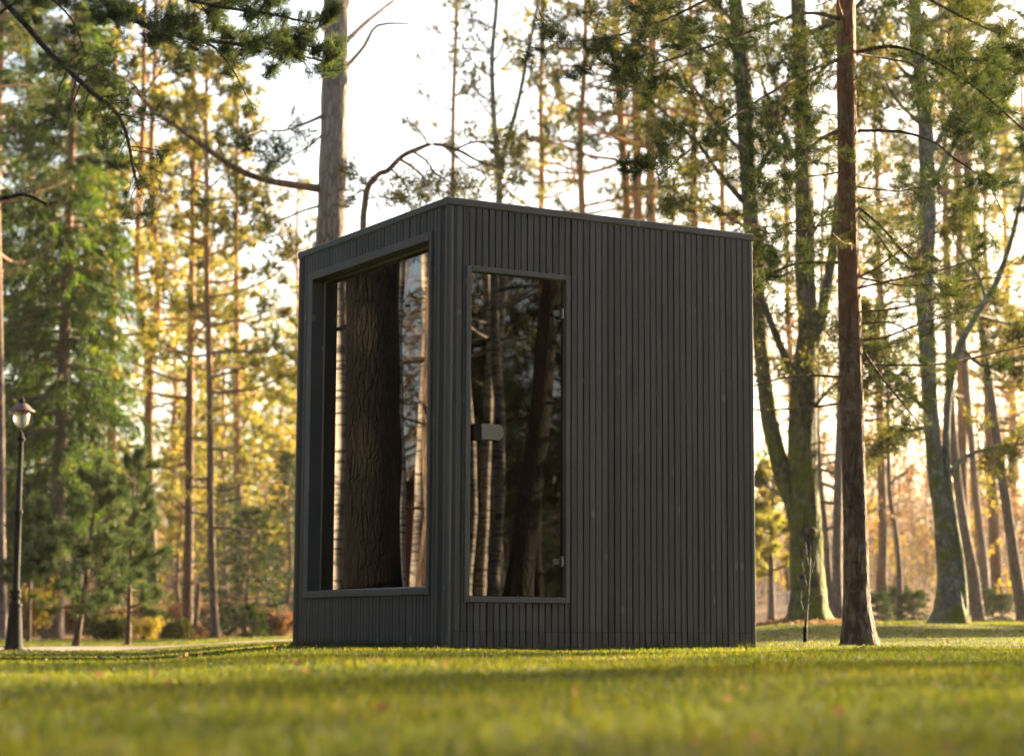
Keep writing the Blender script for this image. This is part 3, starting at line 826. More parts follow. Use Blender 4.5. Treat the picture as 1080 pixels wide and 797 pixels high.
# ================================================================== TREES THE PHOTOGRAPH SHOWS ONE BY ONE
# --- red barked pine on the lawn, right of the cabin (15.5 m away)
h = Hero('pine_tree', 'red brown barked pine standing alone on the lawn right of the cabin', (907, 680), 15.5, 21)
h.stem([(907, 681, 36), (905.5, 662, 31), (904, 640, 28), (903, 600, 26), (901, 500, 24.5), (898, 400, 24), (895.5, 300, 24), (894, 200, 21), (893, 100, 20.5), (892, 0, 20), (891, -120, 19), (890, -250, 17)], sides=24, rough=.022, fl=.22, top=13.5)
nst = dict(PINE_NEAR, dens=.95, tlift=-.05, lift=-.05, nn=22, nl=.07, nw=.004, tp=4, n2=6)
brs = [([(884, 63), (860, 72), (830, 88), (800, 106), (765, 128), (728, 158), (690, 190)], 4.6, 1.2, 15.4, 13.6),
       ([(883, 139), (865, 147), (850, 163), (838, 182), (820, 205), (800, 225)], 4.4, 1.0, 15.4, 14.6),
       ([(904, 55), (940, 49), (975, 59), (1010, 80), (1038, 100), (1085, 142)], 4.6, 1.6, 15.6, 14.8),
       ([(904, 57), (935, 62), (968, 70), (1000, 95), (1030, 96)], 3.4, .8, 15.7, 17.),
       ([(905, 138), (950, 139), (985, 150), (1005, 166), (1040, 192), (1060, 230)], 4.0, 1.0, 15.6, 15.0),
       ([(906, 219), (930, 240), (950, 262), (980, 290), (1000, 318)], 3.6, .8, 15.5, 14.7),
       ([(884, 277), (850, 277), (830, 281), (812, 290), (797, 304)], 4.0, 1.2, 15.4, 15.8),
       ([(907, 228), (925, 246), (942, 270), (970, 292), (985, 330), (1000, 345)], 3.4, .8, 15.5, 16.2),
       ([(908, 293), (955, 301), (1000, 298), (1045, 293), (1085, 292)], 2.6, 1.0, 15.6, 16.5),
       ([(909, 341), (938, 340), (958, 350), (969, 364)], 2.8, .9, 15.5, 16.),
       ([(910, 383), (955, 385), (1000, 383), (1040, 374), (1085, 364)], 3.6, 1.6, 15.6, 16.8),
       ([(912, 372), (930, 398), (952, 425), (970, 447)], 3.2, 1.4, 15.5, 15.9),
       ([(882, 220), (862, 238), (850, 262), (832, 290)], 2.6, .6, 15.4, 14.9),
       ([(886, 20), (850, 14), (800, 30), (740, 52), (680, 70), (630, 72)], 4.4, 1.0, 15.4, 13.8),
       ([(886, -30), (830, -34), (770, -12), (700, 22), (640, 40), (580, 44)], 4.6, 1.0, 15.4, 13.5),
       ([(897, -10), (940, -20), (990, 5), (1040, 30), (1090, 48)], 4.2, 1.2, 15.6, 14.4)]
for px, w0, w1, D0, D1 in brs:
    a = Acc()
    P = h.smooth(h.pts(px, D0, D1), 4); R_ = np.linspace(w0, w1, len(P))*15.5/FPX/2
    a.tube(P, R_, 6, rough=.06, seed=len(px))
    low = min(p[1] for p in px) > 200
    ramify(a, h.L, P, R_[len(R_)//2]*.7, h.r, 24 if not low else 16, .80 if not low else .55, dict(nst, dens=.95 if not low else .25), 1, .15)
    a.build('branch', M['bark_twig'], h.root, smooth=True)
pine_crown(h.W, h.L, h.TP, h.R, h.r, 4.9, 13.2, 30, 2.6, dict(PINE, nn=9, tp=2), 7, azs=None)
pine_crown(h.W, None, h.TP, h.R, h.r, 1.8, 5.0, 18, 1.5, dict(nst, n2=4), 8, .3, -.2, lower_bare=99, limb_r=.12)
h.done('bark_red', 'pine_needles')

# --- big straight pine behind the cabin with the long bare limb to the left
h = Hero('pine_tree', 'thick grey barked pine rising behind the cabin with a long limb reaching left', (347, 669), 26., 22)
h.stem([(346, 669, 40), (347, 500, 35), (348, 300, 32), (349, 240, 31), (351, 180, 30), (353, 120, 29), (354, 60, 27.5), (354, 0, 26), (355, -120, 23)], sides=18, rough=.025, top=19)
h.limb([(337, 199), (310, 195), (280, 190), (250, 178), (220, 158), (190, 136), (165, 119), (148, 101), (141, 93)], 8.5, 3.2, 26, 23.5, part='branch', mat='bark_limb', sides=8)
st26 = dict(PINE, nn=12, nl=.09, nw=.012, tp=3, jit=.05, n2=4)
def leafy_limb(px, w0, w1, D0, D1, n1=8, ln=.9, st=st26, dens=1., t0=.4):
    P, R_ = h.limb(px, w0, w1, D0, D1)
    ramify(h.W, h.L, P, R_[len(R_)//2], h.r, n1, ln, dict(st, dens=dens), 1, t0)
leafy_limb([(150, 105), (142, 90), (120, 78), (100, 70)], 3, 1, 23.5, 22.8, 9, .6)
leafy_limb([(150, 104), (165, 82), (175, 70), (190, 62)], 2.4, 1, 23.5, 23.2, 8, .5)
leafy_limb([(215, 157), (218, 180), (216, 200), (222, 214)], 2.2, .8, 24.5, 24.3, 5, .35, dens=.4)
leafy_limb([(197, 142), (203, 122), (212, 108)], 2, .8, 24.2, 24.2, 4, .2, dens=.1)
leafy_limb([(166, 119), (150, 122), (138, 118), (128, 122)], 3.2, 1.2, 23.7, 23.0, 7, .5)
leafy_limb([(343, 121), (320, 131), (298, 138), (275, 137), (255, 145)], 4, 1, 26, 24.6, 9, .7)
leafy_limb([(342, 140), (325, 155), (305, 165), (285, 168)], 2.6, .8, 26, 25., 8, .5)
leafy_limb([(345, 215), (320, 222), (295, 232), (270, 228), (250, 235)], 3, .8, 26, 24.5, 7, .55, dens=.7)
leafy_limb([(342, 62), (322, 52), (300, 48), (285, 40)], 3.6, 1, 26, 24.8, 9, .6)
h.limb([(366, 43), (385, 25), (401, 12), (420, -3)], 5.5, 3, 26, 27); h.limb([(366, 70), (384, 49), (398, 27), (431, 25)], 5.5, 2, 26, 26.5)
h.limb([(366, 10), (369, -5), (372, -30)], 2.4, 1, 26, 26)
h.limb([(341, 32), (335, 20), (333, 10)], 3, 1.5, 26, 26)
pine_crown(h.W, h.L, h.TP, h.R, h.r, 8.6, 18.7, 34, 3.4, dict(PINE, nn=9), 8)
h.done('bark_pine_grey', 'pine_needles')

# --- crooked pine bending over behind the cabin roof
h = Hero('crooked_tree', 'thin crooked pine bending to the right just above the cabin roof', (381, 670), 24., 23)
h.stem([(380, 671, 11), (381, 500, 9.5), (382, 330, 8), (383, 240, 7), (384.5, 218, 6.4), (388, 198, 6.6), (399, 184, 5.8), (409, 180, 5.6), (424, 165, 5.2), (441, 157, 4.8), (458, 152, 3.8), (482, 158, 3.6), (505, 170, 2.6), (530, 178, 1.6)], sides=8, rough=.04, fl=.2)
st24 = dict(PINE, nn=9, nl=.08, nw=.011, tp=3, jit=.04, n2=4, lift=-.05, tlift=.1)
for px, w, n1, ln, de in (([(392, 192), (385, 200), (376, 204), (366, 212)], 3, 4, .35, .3), ([(422, 168), (440, 180), (452, 195), (461, 212)], 3.4, 6, .5, .5), ([(436, 160), (450, 170), (458, 182), (470, 190), (490, 200)], 3.2, 8, .7, .9), ([(410, 177), (420, 185), (430, 200), (436, 220)], 2.6, 5, .4, .4),
                           ([(452, 153), (444, 140), (436, 132), (430, 126)], 2.4, 4, .25, .1), ([(386, 210), (400, 208), (418, 210), (432, 212)], 2, 5, .3, .4), ([(480, 158), (500, 150), (525, 152), (550, 165)], 2.6, 8, .6, .9), ([(470, 155), (490, 172), (510, 182), (535, 190)], 2.6, 8, .7, .9), ([(400, 184), (392, 195), (378, 190), (370, 182)], 2.2, 5, .4, .5)):
    P, R_ = h.limb(px, w, .8, 24, 24+h.r.uniform(-1, 1)); ramify(h.W, h.L, P, .012, h.r, n1+4, ln*1.1, dict(st24, dens=min(1, de*1.2)), 1, .2)
h.done('bark_limb', 'leaf_olive')

# --- two slim trees above the roof in the middle
h = Hero('slender_tree', 'slim pale pine with thin yellow needles above the cabin corner', (479, 668), 50., 24)
h.stem([(478, 668, 8), (477, 400, 6.5), (478, 215, 5.4), (478, 130, 5), (480, 60, 4.5), (482, 0, 4), (483, -80, 3)], sides=8, top=21)
pine_crown(h.W, h.L, h.TP, h.R, h.r, 10.2, 20.5, 30, 1.5, dict(PINE, nn=8, nl=.13, nw=.02, dens=.6), 6)
h.done('bark_pine_grey', 'leaf_olive')
h = Hero('slender_tree', 'forked pale stemmed tree with sparse yellow leaves behind the cabin roof', (527, 668), 48., 25)
h.stem([(530, 668, 12), (528, 400, 9), (527, 215, 7.5), (525, 175, 7), (521, 120, 6), (519, 60, 5.5), (524, 0, 4.5), (527, -100, 3)], sides=8, top=19)
h.stem([(527, 190, 6.5), (533, 155, 6), (546, 110, 5), (557, 55, 4.5), (568, 0, 4), (578, -70, 3)], sides=8, root=False, bury=False)
dst = dict(DECID, nl=.10, nw=.07, dens=.5, tp=3)
for px, w in (([(520, 125), (510, 112), (500, 98)], 3), ([(522, 140), (535, 135), (560, 130), (578, 132)], 2.5), ([(521, 60), (505, 40), (495, 12)], 2.6), ([(549, 100), (565, 88), (582, 80)], 2.4), ([(558, 55), (575, 40), (590, 15)], 2.4), ([(526, 185), (540, 175), (552, 150)], 2.4), ([(521, 80), (540, 62), (552, 42)], 2.4), ([(523, 165), (508, 150), (492, 142)], 2.4)):
    P, R_ = h.limb(px, w, .8, 48, 48+h.r.uniform(-1.5, 1.5)); ramify(h.W, h.L, P, .02, h.r, 8, .9, dst, 1, .2)
pine_crown(h.W, h.L, h.TP, h.R, h.r, 12, 18.8, 16, 2.6, dst, 7, up=.8)
h.done('bark_grey', 'leaf_olive', True)

# --- three pines in a row above the roof
for i, (px, lab, D, sd) in enumerate((([(668, 668, 13), (664, 400, 10.5), (662, 235, 9.5), (655, 130, 9), (650, 30, 8), (647, -60, 6.5)], 'leftmost of three straight pines above the roof, leaning slightly left', 52., 31),
                                  ([(676, 668, 13), (674, 400, 11), (673, 235, 10), (671, 100, 9), (669, 30, 8), (667, -60, 7)], 'middle of three straight pine trunks above the cabin roof', 50., 32),
                                  ([(689, 668, 14), (688, 400, 12), (687, 235, 11), (686, 130, 10), (688, 30, 9), (690, -60, 7)], 'rightmost and thickest of three straight pines above the cabin roof', 48., 33))):
    h = Hero('pine_tree', lab, (px[0][0], 668), D, sd, group='three pines above the roof')
    h.stem(px, sides=10, top=21)
    pine_crown(h.W, h.L, h.TP, h.R, h.r, 11.2, 20.5, 34, 3.2, dict(PINE, dens=.85), 8)
    pine_crown(h.W, h.L, h.TP, h.R, h.r, 9.8, 11.5, 4, 1.6, dict(PINE, dens=.5), 4)
    h.done('bark_pine', 'pine_needles')

# --- the mossy double trunk beside the cabin
h = Hero('mossy_tree', 'mossy two stemmed tree on a low mound just right of the cabin', (853, 657), 30., 41)
h.stem([(853, 659, 44), (852.5, 640, 39), (851, 600, 36), (849, 540, 32), (846, 470, 32), (848, 400, 28), (852, 350, 23), (849, 290, 21), (848, 200, 19), (845, 100, 17.5), (842, 0, 16), (838, -120, 12)], sides=20, rough=.05, top=15)
h.stem([(849, 652, 17), (845, 590, 17), (838, 540, 18), (824, 495, 19), (812, 445, 18), (803, 370, 17), (798, 300, 17), (790, 200, 18), (785, 100, 18), (776, 0, 16), (770, -120, 12)], sides=16, rough=.05, root=False, top=14)
st30 = dict(DECID, nl=.055, nw=.03, dens=.6, tp=4, n2=6, nn=3)
for px, w0, w1 in (([(842, 405), (825, 370), (811, 335), (798, 300), (790, 268)], 10, 5), ([(858, 365), (868, 325), (878, 268), (886, 200), (902, 120), (915, 40)], 15, 5), ([(786, 215), (760, 185), (735, 150), (700, 118), (668, 92)], 7, 2), ([(784, 90), (750, 60), (710, 20), (690, -20)], 7, 3),
                   ([(788, 240), (770, 230), (745, 212), (715, 208)], 5, 1.5), ([(847, 180), (825, 140), (805, 90), (795, 40)], 7, 2.5), ([(845, 110), (870, 70), (890, 20)], 7, 3), ([(792, 190), (812, 160), (828, 120), (832, 70)], 6, 2), ([(858, 430), (875, 410), (893, 395), (915, 360)], 5, 1.5), ([(783, 160), (755, 130), (715, 70), (640, 30)], 6, 1.6), ([(779, 30), (740, -10), (690, -25)], 6, 2)):
    P, R_ = h.limb(px, w0, w1, 30, 30+h.r.uniform(-2, 1.5)); ramify(h.W, h.L, P, .03, h.r, 14, 1.2, st30, 2, .15)
pine_crown(h.W, h.L, h.TP, h.R, h.r, 8.6, 14.5, 12, 3.0, dict(st30, n2=4), 6, up=.8)
for k in range(10):   # thin epicormic shoots on the stems
    z = h.r.uniform(3., 8.5); p = interp_path(h.TP, np.interp(z, h.TP[:, 2], np.linspace(0, 1, len(h.TP))))
    P = wig(p, (h.r.normal(), h.r.normal(), .5), h.r.uniform(.5, 1.1), 4, h.r); h.W.tube(P, np.linspace(.012, .004, 4), 4, cap=False); ramify(h.W, h.L, P, .006, h.r, 6, .5, st30, 1, .2)
a = Acc(); c = at(855.5, 561, 29.74)-h.loc; nrm = unit(np.array([-.12, -1., .05]))
a.tube([c+nrm*-.05, c+nrm*.01, c+nrm*.022], [.085, .075, .055], 14); a.build('branch_scar', M['bark_pine'], h.root, smooth=True)
h.done('bark_mossy', 'leaf_olive', True)

# --- the grey and mossy tree further right
h = Hero('mossy_tree', 'grey barked tree with a moss covered flared foot near the right edge of the lawn', (1000, 664), 30., 42)
h.stem([(999, 666, 46), (1001, 652, 37), (1002, 630, 29), (1000, 600, 24), (996, 555, 20), (989, 515, 18), (984, 460, 17), (980, 400, 17), (976, 300, 18.5), (979, 210, 18), (975, 120, 16), (966, 30, 14.5), (962, -60, 13)], sides=20, rough=.045, top=15, fl=.1)
h.stem([(1012, 655, 20), (1011, 590, 12), (1004, 540, 9.5), (998, 490, 8.5), (1000, 420, 8.5), (1010, 370, 8), (1030, 332, 7), (1050, 300, 6.5), (1066, 255, 6), (1076, 215, 5), (1090, 170, 4.5)], sides=12, rough=.04, root=False)
for px, w0, w1 in (([(984, 452), (968, 452), (940, 462), (916, 476)], 6, 2), ([(1002, 497), (1020, 481), (1050, 471), (1085, 467)], 6, 2.5), ([(983, 440), (955, 410), (935, 388), (912, 372)], 6, 2.5), ([(978, 300), (960, 275), (940, 255), (905, 235)], 5, 2),
                   ([(976, 215), (1000, 165), (1018, 130), (1035, 105), (1060, 80), (1090, 58)], 9, 4), ([(974, 180), (1000, 130), (1030, 85), (1052, 62), (1090, 38)], 8, 3), ([(1030, 332), (1060, 340), (1090, 345)], 5, 2), ([(980, 352), (1000, 335), (1012, 320), (1020, 300)], 5, 2),
                   ([(968, 90), (940, 60), (920, 20)], 6, 2), ([(979, 330), (955, 318), (925, 322)], 4, 1.5), ([(1040, 318), (1032, 290), (1010, 262), (1003, 235)], 5, 1.5), ([(970, 130), (945, 105), (930, 80), (905, 66)], 5, 1.5), ([(1012, 365), (1035, 385), (1060, 380), (1090, 372)], 5, 2), ([(965, 40), (1000, 10), (1040, -15)], 6, 2)):
    P, R_ = h.limb(px, w0, w1, 30, 30+h.r.uniform(-1.5, 1.5)); ramify(h.W, h.L, P, .025, h.r, 10, 1.0, dict(st30, dens=.55), 2, .2)
pine_crown(h.W, h.L, h.TP, h.R, h.r, 8.6, 14.5, 12, 3.0, dict(st30, n2=4), 6, up=.8)
h.done('bark_grey', 'leaf_olive', True)

# --- leaning pines at the right edge
for px, lab, D, sd, bk in (([(1034, 664, 16), (1032, 650, 13), (1027, 610, 12), (1018, 560, 10.5), (1009, 500, 9.5), (1003, 430, 9), (999, 300, 8), (996, 150, 7)], 'dark pine leaning left right beside the mossy flared trunk', 44., 51, 'bark_purple'),
                       ([(1041, 650, 11), (1037, 590, 9.5), (1029, 520, 8.5), (1025, 470, 8), (1015, 350, 8.5), (1012, 240, 8), (1010, 100, 7)], 'slim straight pine, second trunk right of the mossy flared foot', 56., 52, 'bark_purple'),
                       ([(1054, 645, 10.5), (1051, 580, 9.5), (1046, 500, 8.5), (1040, 400, 8), (1030, 280, 9), (1020, 150, 8)], 'pinkish barked pine between two darker leaning trunks by the right edge', 60., 53, 'bark_pine'),
                       ([(1082, 668, 16), (1073, 610, 12.5), (1061, 530, 11.5), (1050, 450, 10), (1036, 350, 9), (1026, 250, 8.5), (1015, 120, 8)], 'thickest leaning pine, rightmost trunk at the frame edge', 42., 54, 'bark_purple')):
    h = Hero('leaning_pine', lab, px[0][:2], D, sd, group='leaning pines by the right edge')
    h.stem(px, sides=12, top=20 if D > 50 else 17, fl=.25)
    zc = .20*D
    pine_crown(h.W, h.L, h.TP, h.R, h.r, zc, h.TP[-1, 2]*.98, 30, 2.6, dict(PINE, dens=.8), 8)
    pine_crown(h.W, h.L, h.TP, h.R, h.r, zc*.45, zc, 7, 1.2, dict(PINE, dens=.35), 4, up=-.2)
    h.done(bk, 'pine_needles_gold' if sd in (52,) else 'pine_needles')

# --- trunks seen between the red pine and the mossy trees
for px, lab, D, sd, lv in (([(949, 645, 8), (948.5, 600, 6), (945, 560, 5.5), (939, 525, 5), (937, 480, 4.5), (936, 400, 4), (930, 300, 3)], 'thin curved young tree between the red pine and the mossy flared trunk', 45., 61, 'leaf_orange'),
                       ([(884, 658, 14), (883, 620, 11), (883, 560, 10), (885, 480, 9), (888, 380, 8), (892, 250, 6)], 'grey trunk half hidden behind the red pine, left side', 40., 62, 'leaf_olive'),
                       ([(880, 655, 10), (875, 620, 8), (871, 560, 7), (865, 500, 6), (862, 420, 5), (866, 300, 4)], 'thin dark trunk between the two stemmed mossy tree and red pine', 46., 63, 'leaf_orange')):
    h = Hero('woodland_tree', lab, px[0][:2], D, sd)
    h.stem(px, sides=10, top=.29*D)
    pine_crown(h.W, h.L, h.TP, h.R, h.r, 2.0, h.TP[-1, 2]*.97, 22, 2.2, dict(DECID, nl=.09, nw=.065, dens=.5, tp=3, n2=3), 6, up=.5)
    h.done('bark_purple', lv, True)

# --- sapling on the lawn
h = Hero('sapling', 'bare young sapling planted on the lawn beside the cabin', (849, 676), 17., 64)
P, R_ = h.stem([(849, 676, 3.6), (850, 655, 3.0), (851.5, 635, 2.6), (854, 600, 1.8), (855, 575, 1.0)], sides=7, rough=.02, fl=.15)
for px in ([(850.5, 648), (845, 636), (845, 624)], [(851, 640), (860, 630), (868, 622)], [(852.5, 622), (848, 605), (846, 592)], [(853.5, 610), (860, 590), (861, 577)], [(854, 600), (851, 585), (850, 572)]):
    P, R_ = h.limb(px, 1.1, .5, 17, 17.1); ramify(h.W, None, P, .002, h.r, 3, .10, dict(DECID, rmin=.0015), 0, .3)
a = Acc(); a.tube(np.array([[0, 0, -.03], [0.003, 0, .13]]), .017, 10); a.build('trunk_guard', M['black_metal'], h.root)
h.done('bark_grey')

# ================================================================== LEFT SIDE
# forked pine
h = Hero('pine_tree', 'forked pine whose trunk splits into two orange stems left of the cabin', (163, 673), 58., 71)
h.stem([(163, 673, 15), (162, 640, 13.5), (159, 560, 11.5), (157, 470, 10.5), (157, 380, 10), (151, 345, 8), (145, 300, 7), (146, 235, 6.5), (150, 150, 5.5), (152, 60, 4.5), (153, -40, 3)], sides=12, top=22)
h.stem([(157, 385, 8.5), (163, 352, 8), (167, 300, 7), (163, 235, 6.5), (160, 160, 6), (163, 80, 5), (165, 0, 4)], sides=10, root=False, bury=False)
pine_crown(h.W, h.L, h.TP, h.R, h.r, 8.2, 21.5, 52, 2.6, dict(PINE, nn=11, nl=.16, nw=.036), 8)
for px in ([(157, 430), (180, 425), (205, 412)], [(158, 400), (135, 392), (118, 398)], [(166, 310), (190, 300), (210, 305)], [(146, 250), (125, 240), (105, 252)]):
    P, R_ = h.limb(px, 3, 1, 58, 58+h.r.uniform(-1, 1)); ramify(h.W, h.L, P, .02, h.r, 8, 1.0, PINE, 1, .3)
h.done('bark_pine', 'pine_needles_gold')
for px, lab, D, sd, nd, zt, z0c in (([(197, 671, 14), (198, 640, 11.5), (199, 580, 10.5), (200, 460, 9), (201, 370, 8), (203, 250, 6.5), (204, 130, 5), (205, 0, 3.5)], 'straight sunlit pine just right of the forked pine', 55., 72, 'pine_needles_gold', 21, 6.3),
                            ([(228, 680, 11), (227, 670, 9), (224, 600, 8.2), (222, 500, 7.6), (221, 400, 7), (218, 260, 6), (218, 150, 5)], 'slender wavy orange pine standing foremost left of the cabin', 44., 73, 'pine_needles_gold', 15, 5.0),
                            ([(254, 655, 10.5), (252.5, 560, 9), (250, 480, 8.2), (250, 380, 7), (249, 250, 6)], 'shorter looking pine trunk farther back beside the cabin window wall', 72., 74, 'pine_needles_gold', 21, 6.5)):
    h = Hero('pine_tree', lab, px[0][:2], D, sd)
    h.stem(px, sides=12, top=zt)
    pine_crown(h.W, h.L, h.TP, h.R, h.r, z0c, zt*.985, 48, 2.6, dict(PINE, nn=11, nl=.15, nw=.034), 8)
    pine_crown(h.W, h.L, h.TP, h.R, h.r, z0c*.45, z0c, 9, 1.7, dict(PINE, dens=.3), 5, up=-.1)
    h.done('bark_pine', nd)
# broken snag
h = Hero('tree_stump', 'pale broken snag standing between the two sunlit pines', (207, 669), 50., 75)
h.stem([(206, 670, 6.5), (207, 650, 5.5), (208.5, 632, 5), (209.5, 616, 4.2)], sides=9, rough=.08)
h.limb([(208, 640), (205, 633), (203, 629)], 2, 1, 50, 50); h.limb([(209.5, 617), (210.5, 612), (210, 609)], 3, .6, 50, 50)
h.done('bark_pine')
# spruces at the left
def spot(px, D): p = at(px, 668, D); return (p[0], p[1], gz(p[0], p[1]))
make_spruce('spruce_tree', 'large drooping green spruce behind the street lamp', 19, .22, 3.0, 81, z0=.12, nb=15, tiers=.58, per=11, blade=(.12, .028), hang=1.3, step=.05, droop=-.45, loc=spot(56, 50))
make_spruce('spruce_tree', 'tall spruce at the left edge of the photo, beyond the lamp', 21, .24, 3.2, 82, z0=.11, nb=14, tiers=.62, per=10, blade=(.12, .028), hang=1.3, step=.05, droop=-.45, loc=spot(-22, 52))
make_spruce('spruce_tree', 'slim grey trunked spruce behind the large drooping one', 20, .18, 2.4, 83, z0=.2, nb=11, tiers=.42, per=5, loc=spot(80, 63))
h = Hero('pine_tree', 'pine with pinkish trunk showing through the large drooping spruce', (38, 672), 55., 84)
h.stem([(41, 672, 10), (40, 560, 8), (41, 460, 7.5), (38, 350, 7), (33, 270, 6.5), (32, 150, 6), (30, 0, 5)], sides=10, top=19)
pine_crown(h.W, h.L, h.TP, h.R, h.r, 8.6, 18.6, 40, 3.0, dict(PINE, nn=10), 8)
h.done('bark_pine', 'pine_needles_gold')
h = Hero('pine_tree', 'tall pine with dark crown in the upper left behind the bare limb', (118, 668), 66., 85)
h.stem([(118, 668, 12), (118, 400, 9), (120, 200, 7), (122, 60, 5)], sides=10, top=25)
pine_crown(h.W, h.L, h.TP, h.R, h.r, 9.5, 24.5, 46, 2.9, dict(PINE, nn=9), 8)
h.done('bark_pine', 'pine_needles')
h = Hero('pine_tree', 'dark trunked pine cut by the left edge of the photo', (3, 674), 46., 86)
h.stem([(2, 674, 14), (1, 600, 11), (0, 400, 9), (-4, 200, 8)], sides=10, top=18)
pine_crown(h.W, h.L, h.TP, h.R, h.r, 7.4, 17.6, 30, 2.6, dict(PINE, nn=9), 8); h.done('bark_purple', 'pine_needles')

# young bushy pines in front
def young_pine(px, lab, D, sd, rad, z0, hpx, stemw):
    h = Hero('young_pine', lab, px[0], D, sd)
    h.stem([(x, y, w) for (x, y), w in zip(px, np.linspace(stemw, 1.6, len(px)))], sides=8, fl=.2)
    H = h.TP[-1, 2]
    st = dict(PINE, nn=12, nl=.10, nw=.011, tp=3, jit=.03, n2=4, rmin=.004, tlift=.7, dens=.95)
    pine_crown(h.W, h.L, h.TP, h.R, h.r, H*z0, H*.99, 34, rad, st, 7, .2, .5, prof=lambda f: (1-f*.9)**.8*min(1, .6+2*f)*h.r.uniform(.55, 1.15))
    h.done('bark_pine', 'pine_needles_blue')
young_pine([(80, 682), (84, 655), (88, 632), (92, 600), (96, 565), (100, 530), (104, 495)], 'young bushy pine with reddish bent stem in front of the spruces', 33., 91, 1.25, .18, 190, 8)
young_pine([(135, 682), (136, 655), (137, 620), (139, 570), (141, 525), (142, 480)], 'taller bluish young pine next to the forked pine foot', 35., 92, .95, .16, 190, 6)
young_pine([(30, 676), (31, 640), (32, 600), (34, 560), (36, 530)], 'small young pine low behind the street lamp', 38., 93, .85, .4, 140, 5)

# dark spruces behind, and small ones on the lawn edge
make_spruce('spruce_tree', 'dark spruce directly left of the cabin wall', 5.2, .07, 1.35, 101, .04, .22, 5, 'spruce_dark', (.13, .03), 10, loc=spot(303, 58))
make_spruce('spruce_tree', 'reddish tipped young spruce between the pines and cabin', 3.6, .05, 1.15, 102, .04, .2, 5, 'leaf_olive', (.12, .03), 10, loc=spot(283, 60))
make_spruce('spruce_tree', 'dark young spruce behind the foremost slender pine', 4.6, .06, 1.4, 103, .04, .22, 5, 'spruce_dark', (.13, .03), 10, loc=spot(238, 66))
make_spruce('spruce_tree', 'dark spruce at the foot of the farther pine trunk', 3.2, .06, 1.3, 104, .03, .2, 5, 'spruce_dark', (.13, .03), 10, loc=spot(258, 52))
make_spruce('small_spruce', 'tiny fresh green spruce on the lawn edge left of the cabin', .72, .012, .27, 105, .04, .07, 5, 'spruce_needles', (.05, .012), 12, loc=spot(263, 40))
# bushes
make_bush('bush', 'yellow leaved bush behind the foot of the lamp', 1.35, .8, 111, 'leaf_yellow', 18, loc=spot(28, 48), n1=9)
make_bush('bush', 'low green bush left of the snag and pine foot', .5, .45, 112, 'leaf_olive', 14, loc=spot(116, 44))
make_bush('bush', 'low yellow green bush at the foot of the forked pine', .55, .5, 113, 'leaf_yellow', 12, loc=spot(148, 45), st=dict(DECID, nl=.05, nw=.03, tp=3, nn=2, rmin=.003))
make_bush('bush', 'dark bush beside the heap of orange leaves', .42, .4, 114, 'leaf_olive', 12, loc=spot(183, 47))
M['hedge'] = leaf_mat('hedge_leaves', [(0, (.05, .025, .02)), (.6, (.11, .06, .045)), (1, (.18, .11, .06))], .25)
root = thing('hedge', 'clipped red brown beech hedge behind the young pines', 'hedge', spot(110, 62)); r = np.random.default_rng(115)
L = Leaves(); n = 9000
u = r.uniform(-1.6, 1.6, n); v = r.uniform(-.35, .35, n); w = r.uniform(0, .78, n)+.05*np.sin(u*5)
L.add(np.stack([u, v, w], 1), unit(r.normal(size=(n, 3))), r.uniform(.05, .09, n), r.uniform(.03, .05, n)); L.build('foliage', M['hedge'], root, r=r, kite=True)
W = Acc()
for k in range(26): W.tube(wig((r.uniform(-1.5, 1.5), r.uniform(-.2, .2), -.05), (r.normal(0, .2), r.normal(0, .2), 1), .8, 4, r), [.014, .01, .007, .004], 4)
W.build('stem', M['bark_twig'], root)
for i, (px, D, H, rad, lv, lab) in enumerate(((172, 56, .9, .7, 'leaf_orange', 'orange brown bush behind the forked pine foot'), (236, 58, 1.0, .8, 'leaf_brown', 'brown autumn bush between the slender and farther pines'), (290, 52, .7, .6, 'leaf_orange', 'low orange bush beside the cabin window wall'), (98, 54, .9, .8, 'leaf_brown', 'dry brown bush behind the young bushy pine'))):
    make_bush('bush', lab, H, rad, 117+i*7, lv, 14, loc=spot(px, D))
# heap of leaves
p = spot(200, 48); r = np.random.default_rng(116); n = 5200
u = r.normal(0, .58, n); v = r.normal(0, .34, n); hgt = .34*np.exp(-(u/.62)**2-(v/.36)**2)
L = Leaves(); L.add(np.stack([u, v, hgt*r.uniform(.3, 1, n)], 1), unit(r.normal(size=(n, 3))*[1, 1, .6]), r.uniform(.05, .09, n), r.uniform(.04, .06, n))
lp = L.build('leaf_pile', M['leaf_orange'], None, r=r, kite=True); lp.location = p
tag(lp, 'heap of bright orange fallen leaves at the feet of the sunlit pines', 'leaf pile')

# ================================================================== RIGHT SIDE, LOW GROWTH
h_ = 0
for i, (px, D, hh_, lab) in enumerate(((926, 43, .62, 'low dark spruce right beside the red pine'), (946, 46, .8, 'low dark spruce below the thin curved young tree'), (965, 42, .62, 'low dark spruce left of the mossy flared foot'), (1036, 46, .75, 'low dark spruce between the leaning pine feet'), (1060, 43, .6, 'low dark spruce left of the rightmost leaning pine'), (905, 50, .8, 'low dark spruce half hidden behind the red pine'))):
    make_spruce('small_spruce', lab, hh_, .014, .45, 120+i, .03, .07, 6, 'spruce_dark', (.07, .016), 12, loc=spot(px, D), group='low spruces along the lawn edge')
young = Hero('young_pine', 'bushy green and yellow young pine beside the cabin wall', (814, 657), 46., 127)
young.stem([(814, 658, 8), (813.5, 620, 6.5), (814, 560, 4.5), (816, 490, 1.8)], sides=8)
pine_crown(young.W, young.L, young.TP, young.R, young.r, 1.0, young.TP[-1, 2]*.98, 34, 1.1, dict(PINE, nn=12, nl=.12, nw=.022), 8, .3, .4); young.done('bark_purple', 'pine_needles_gold')
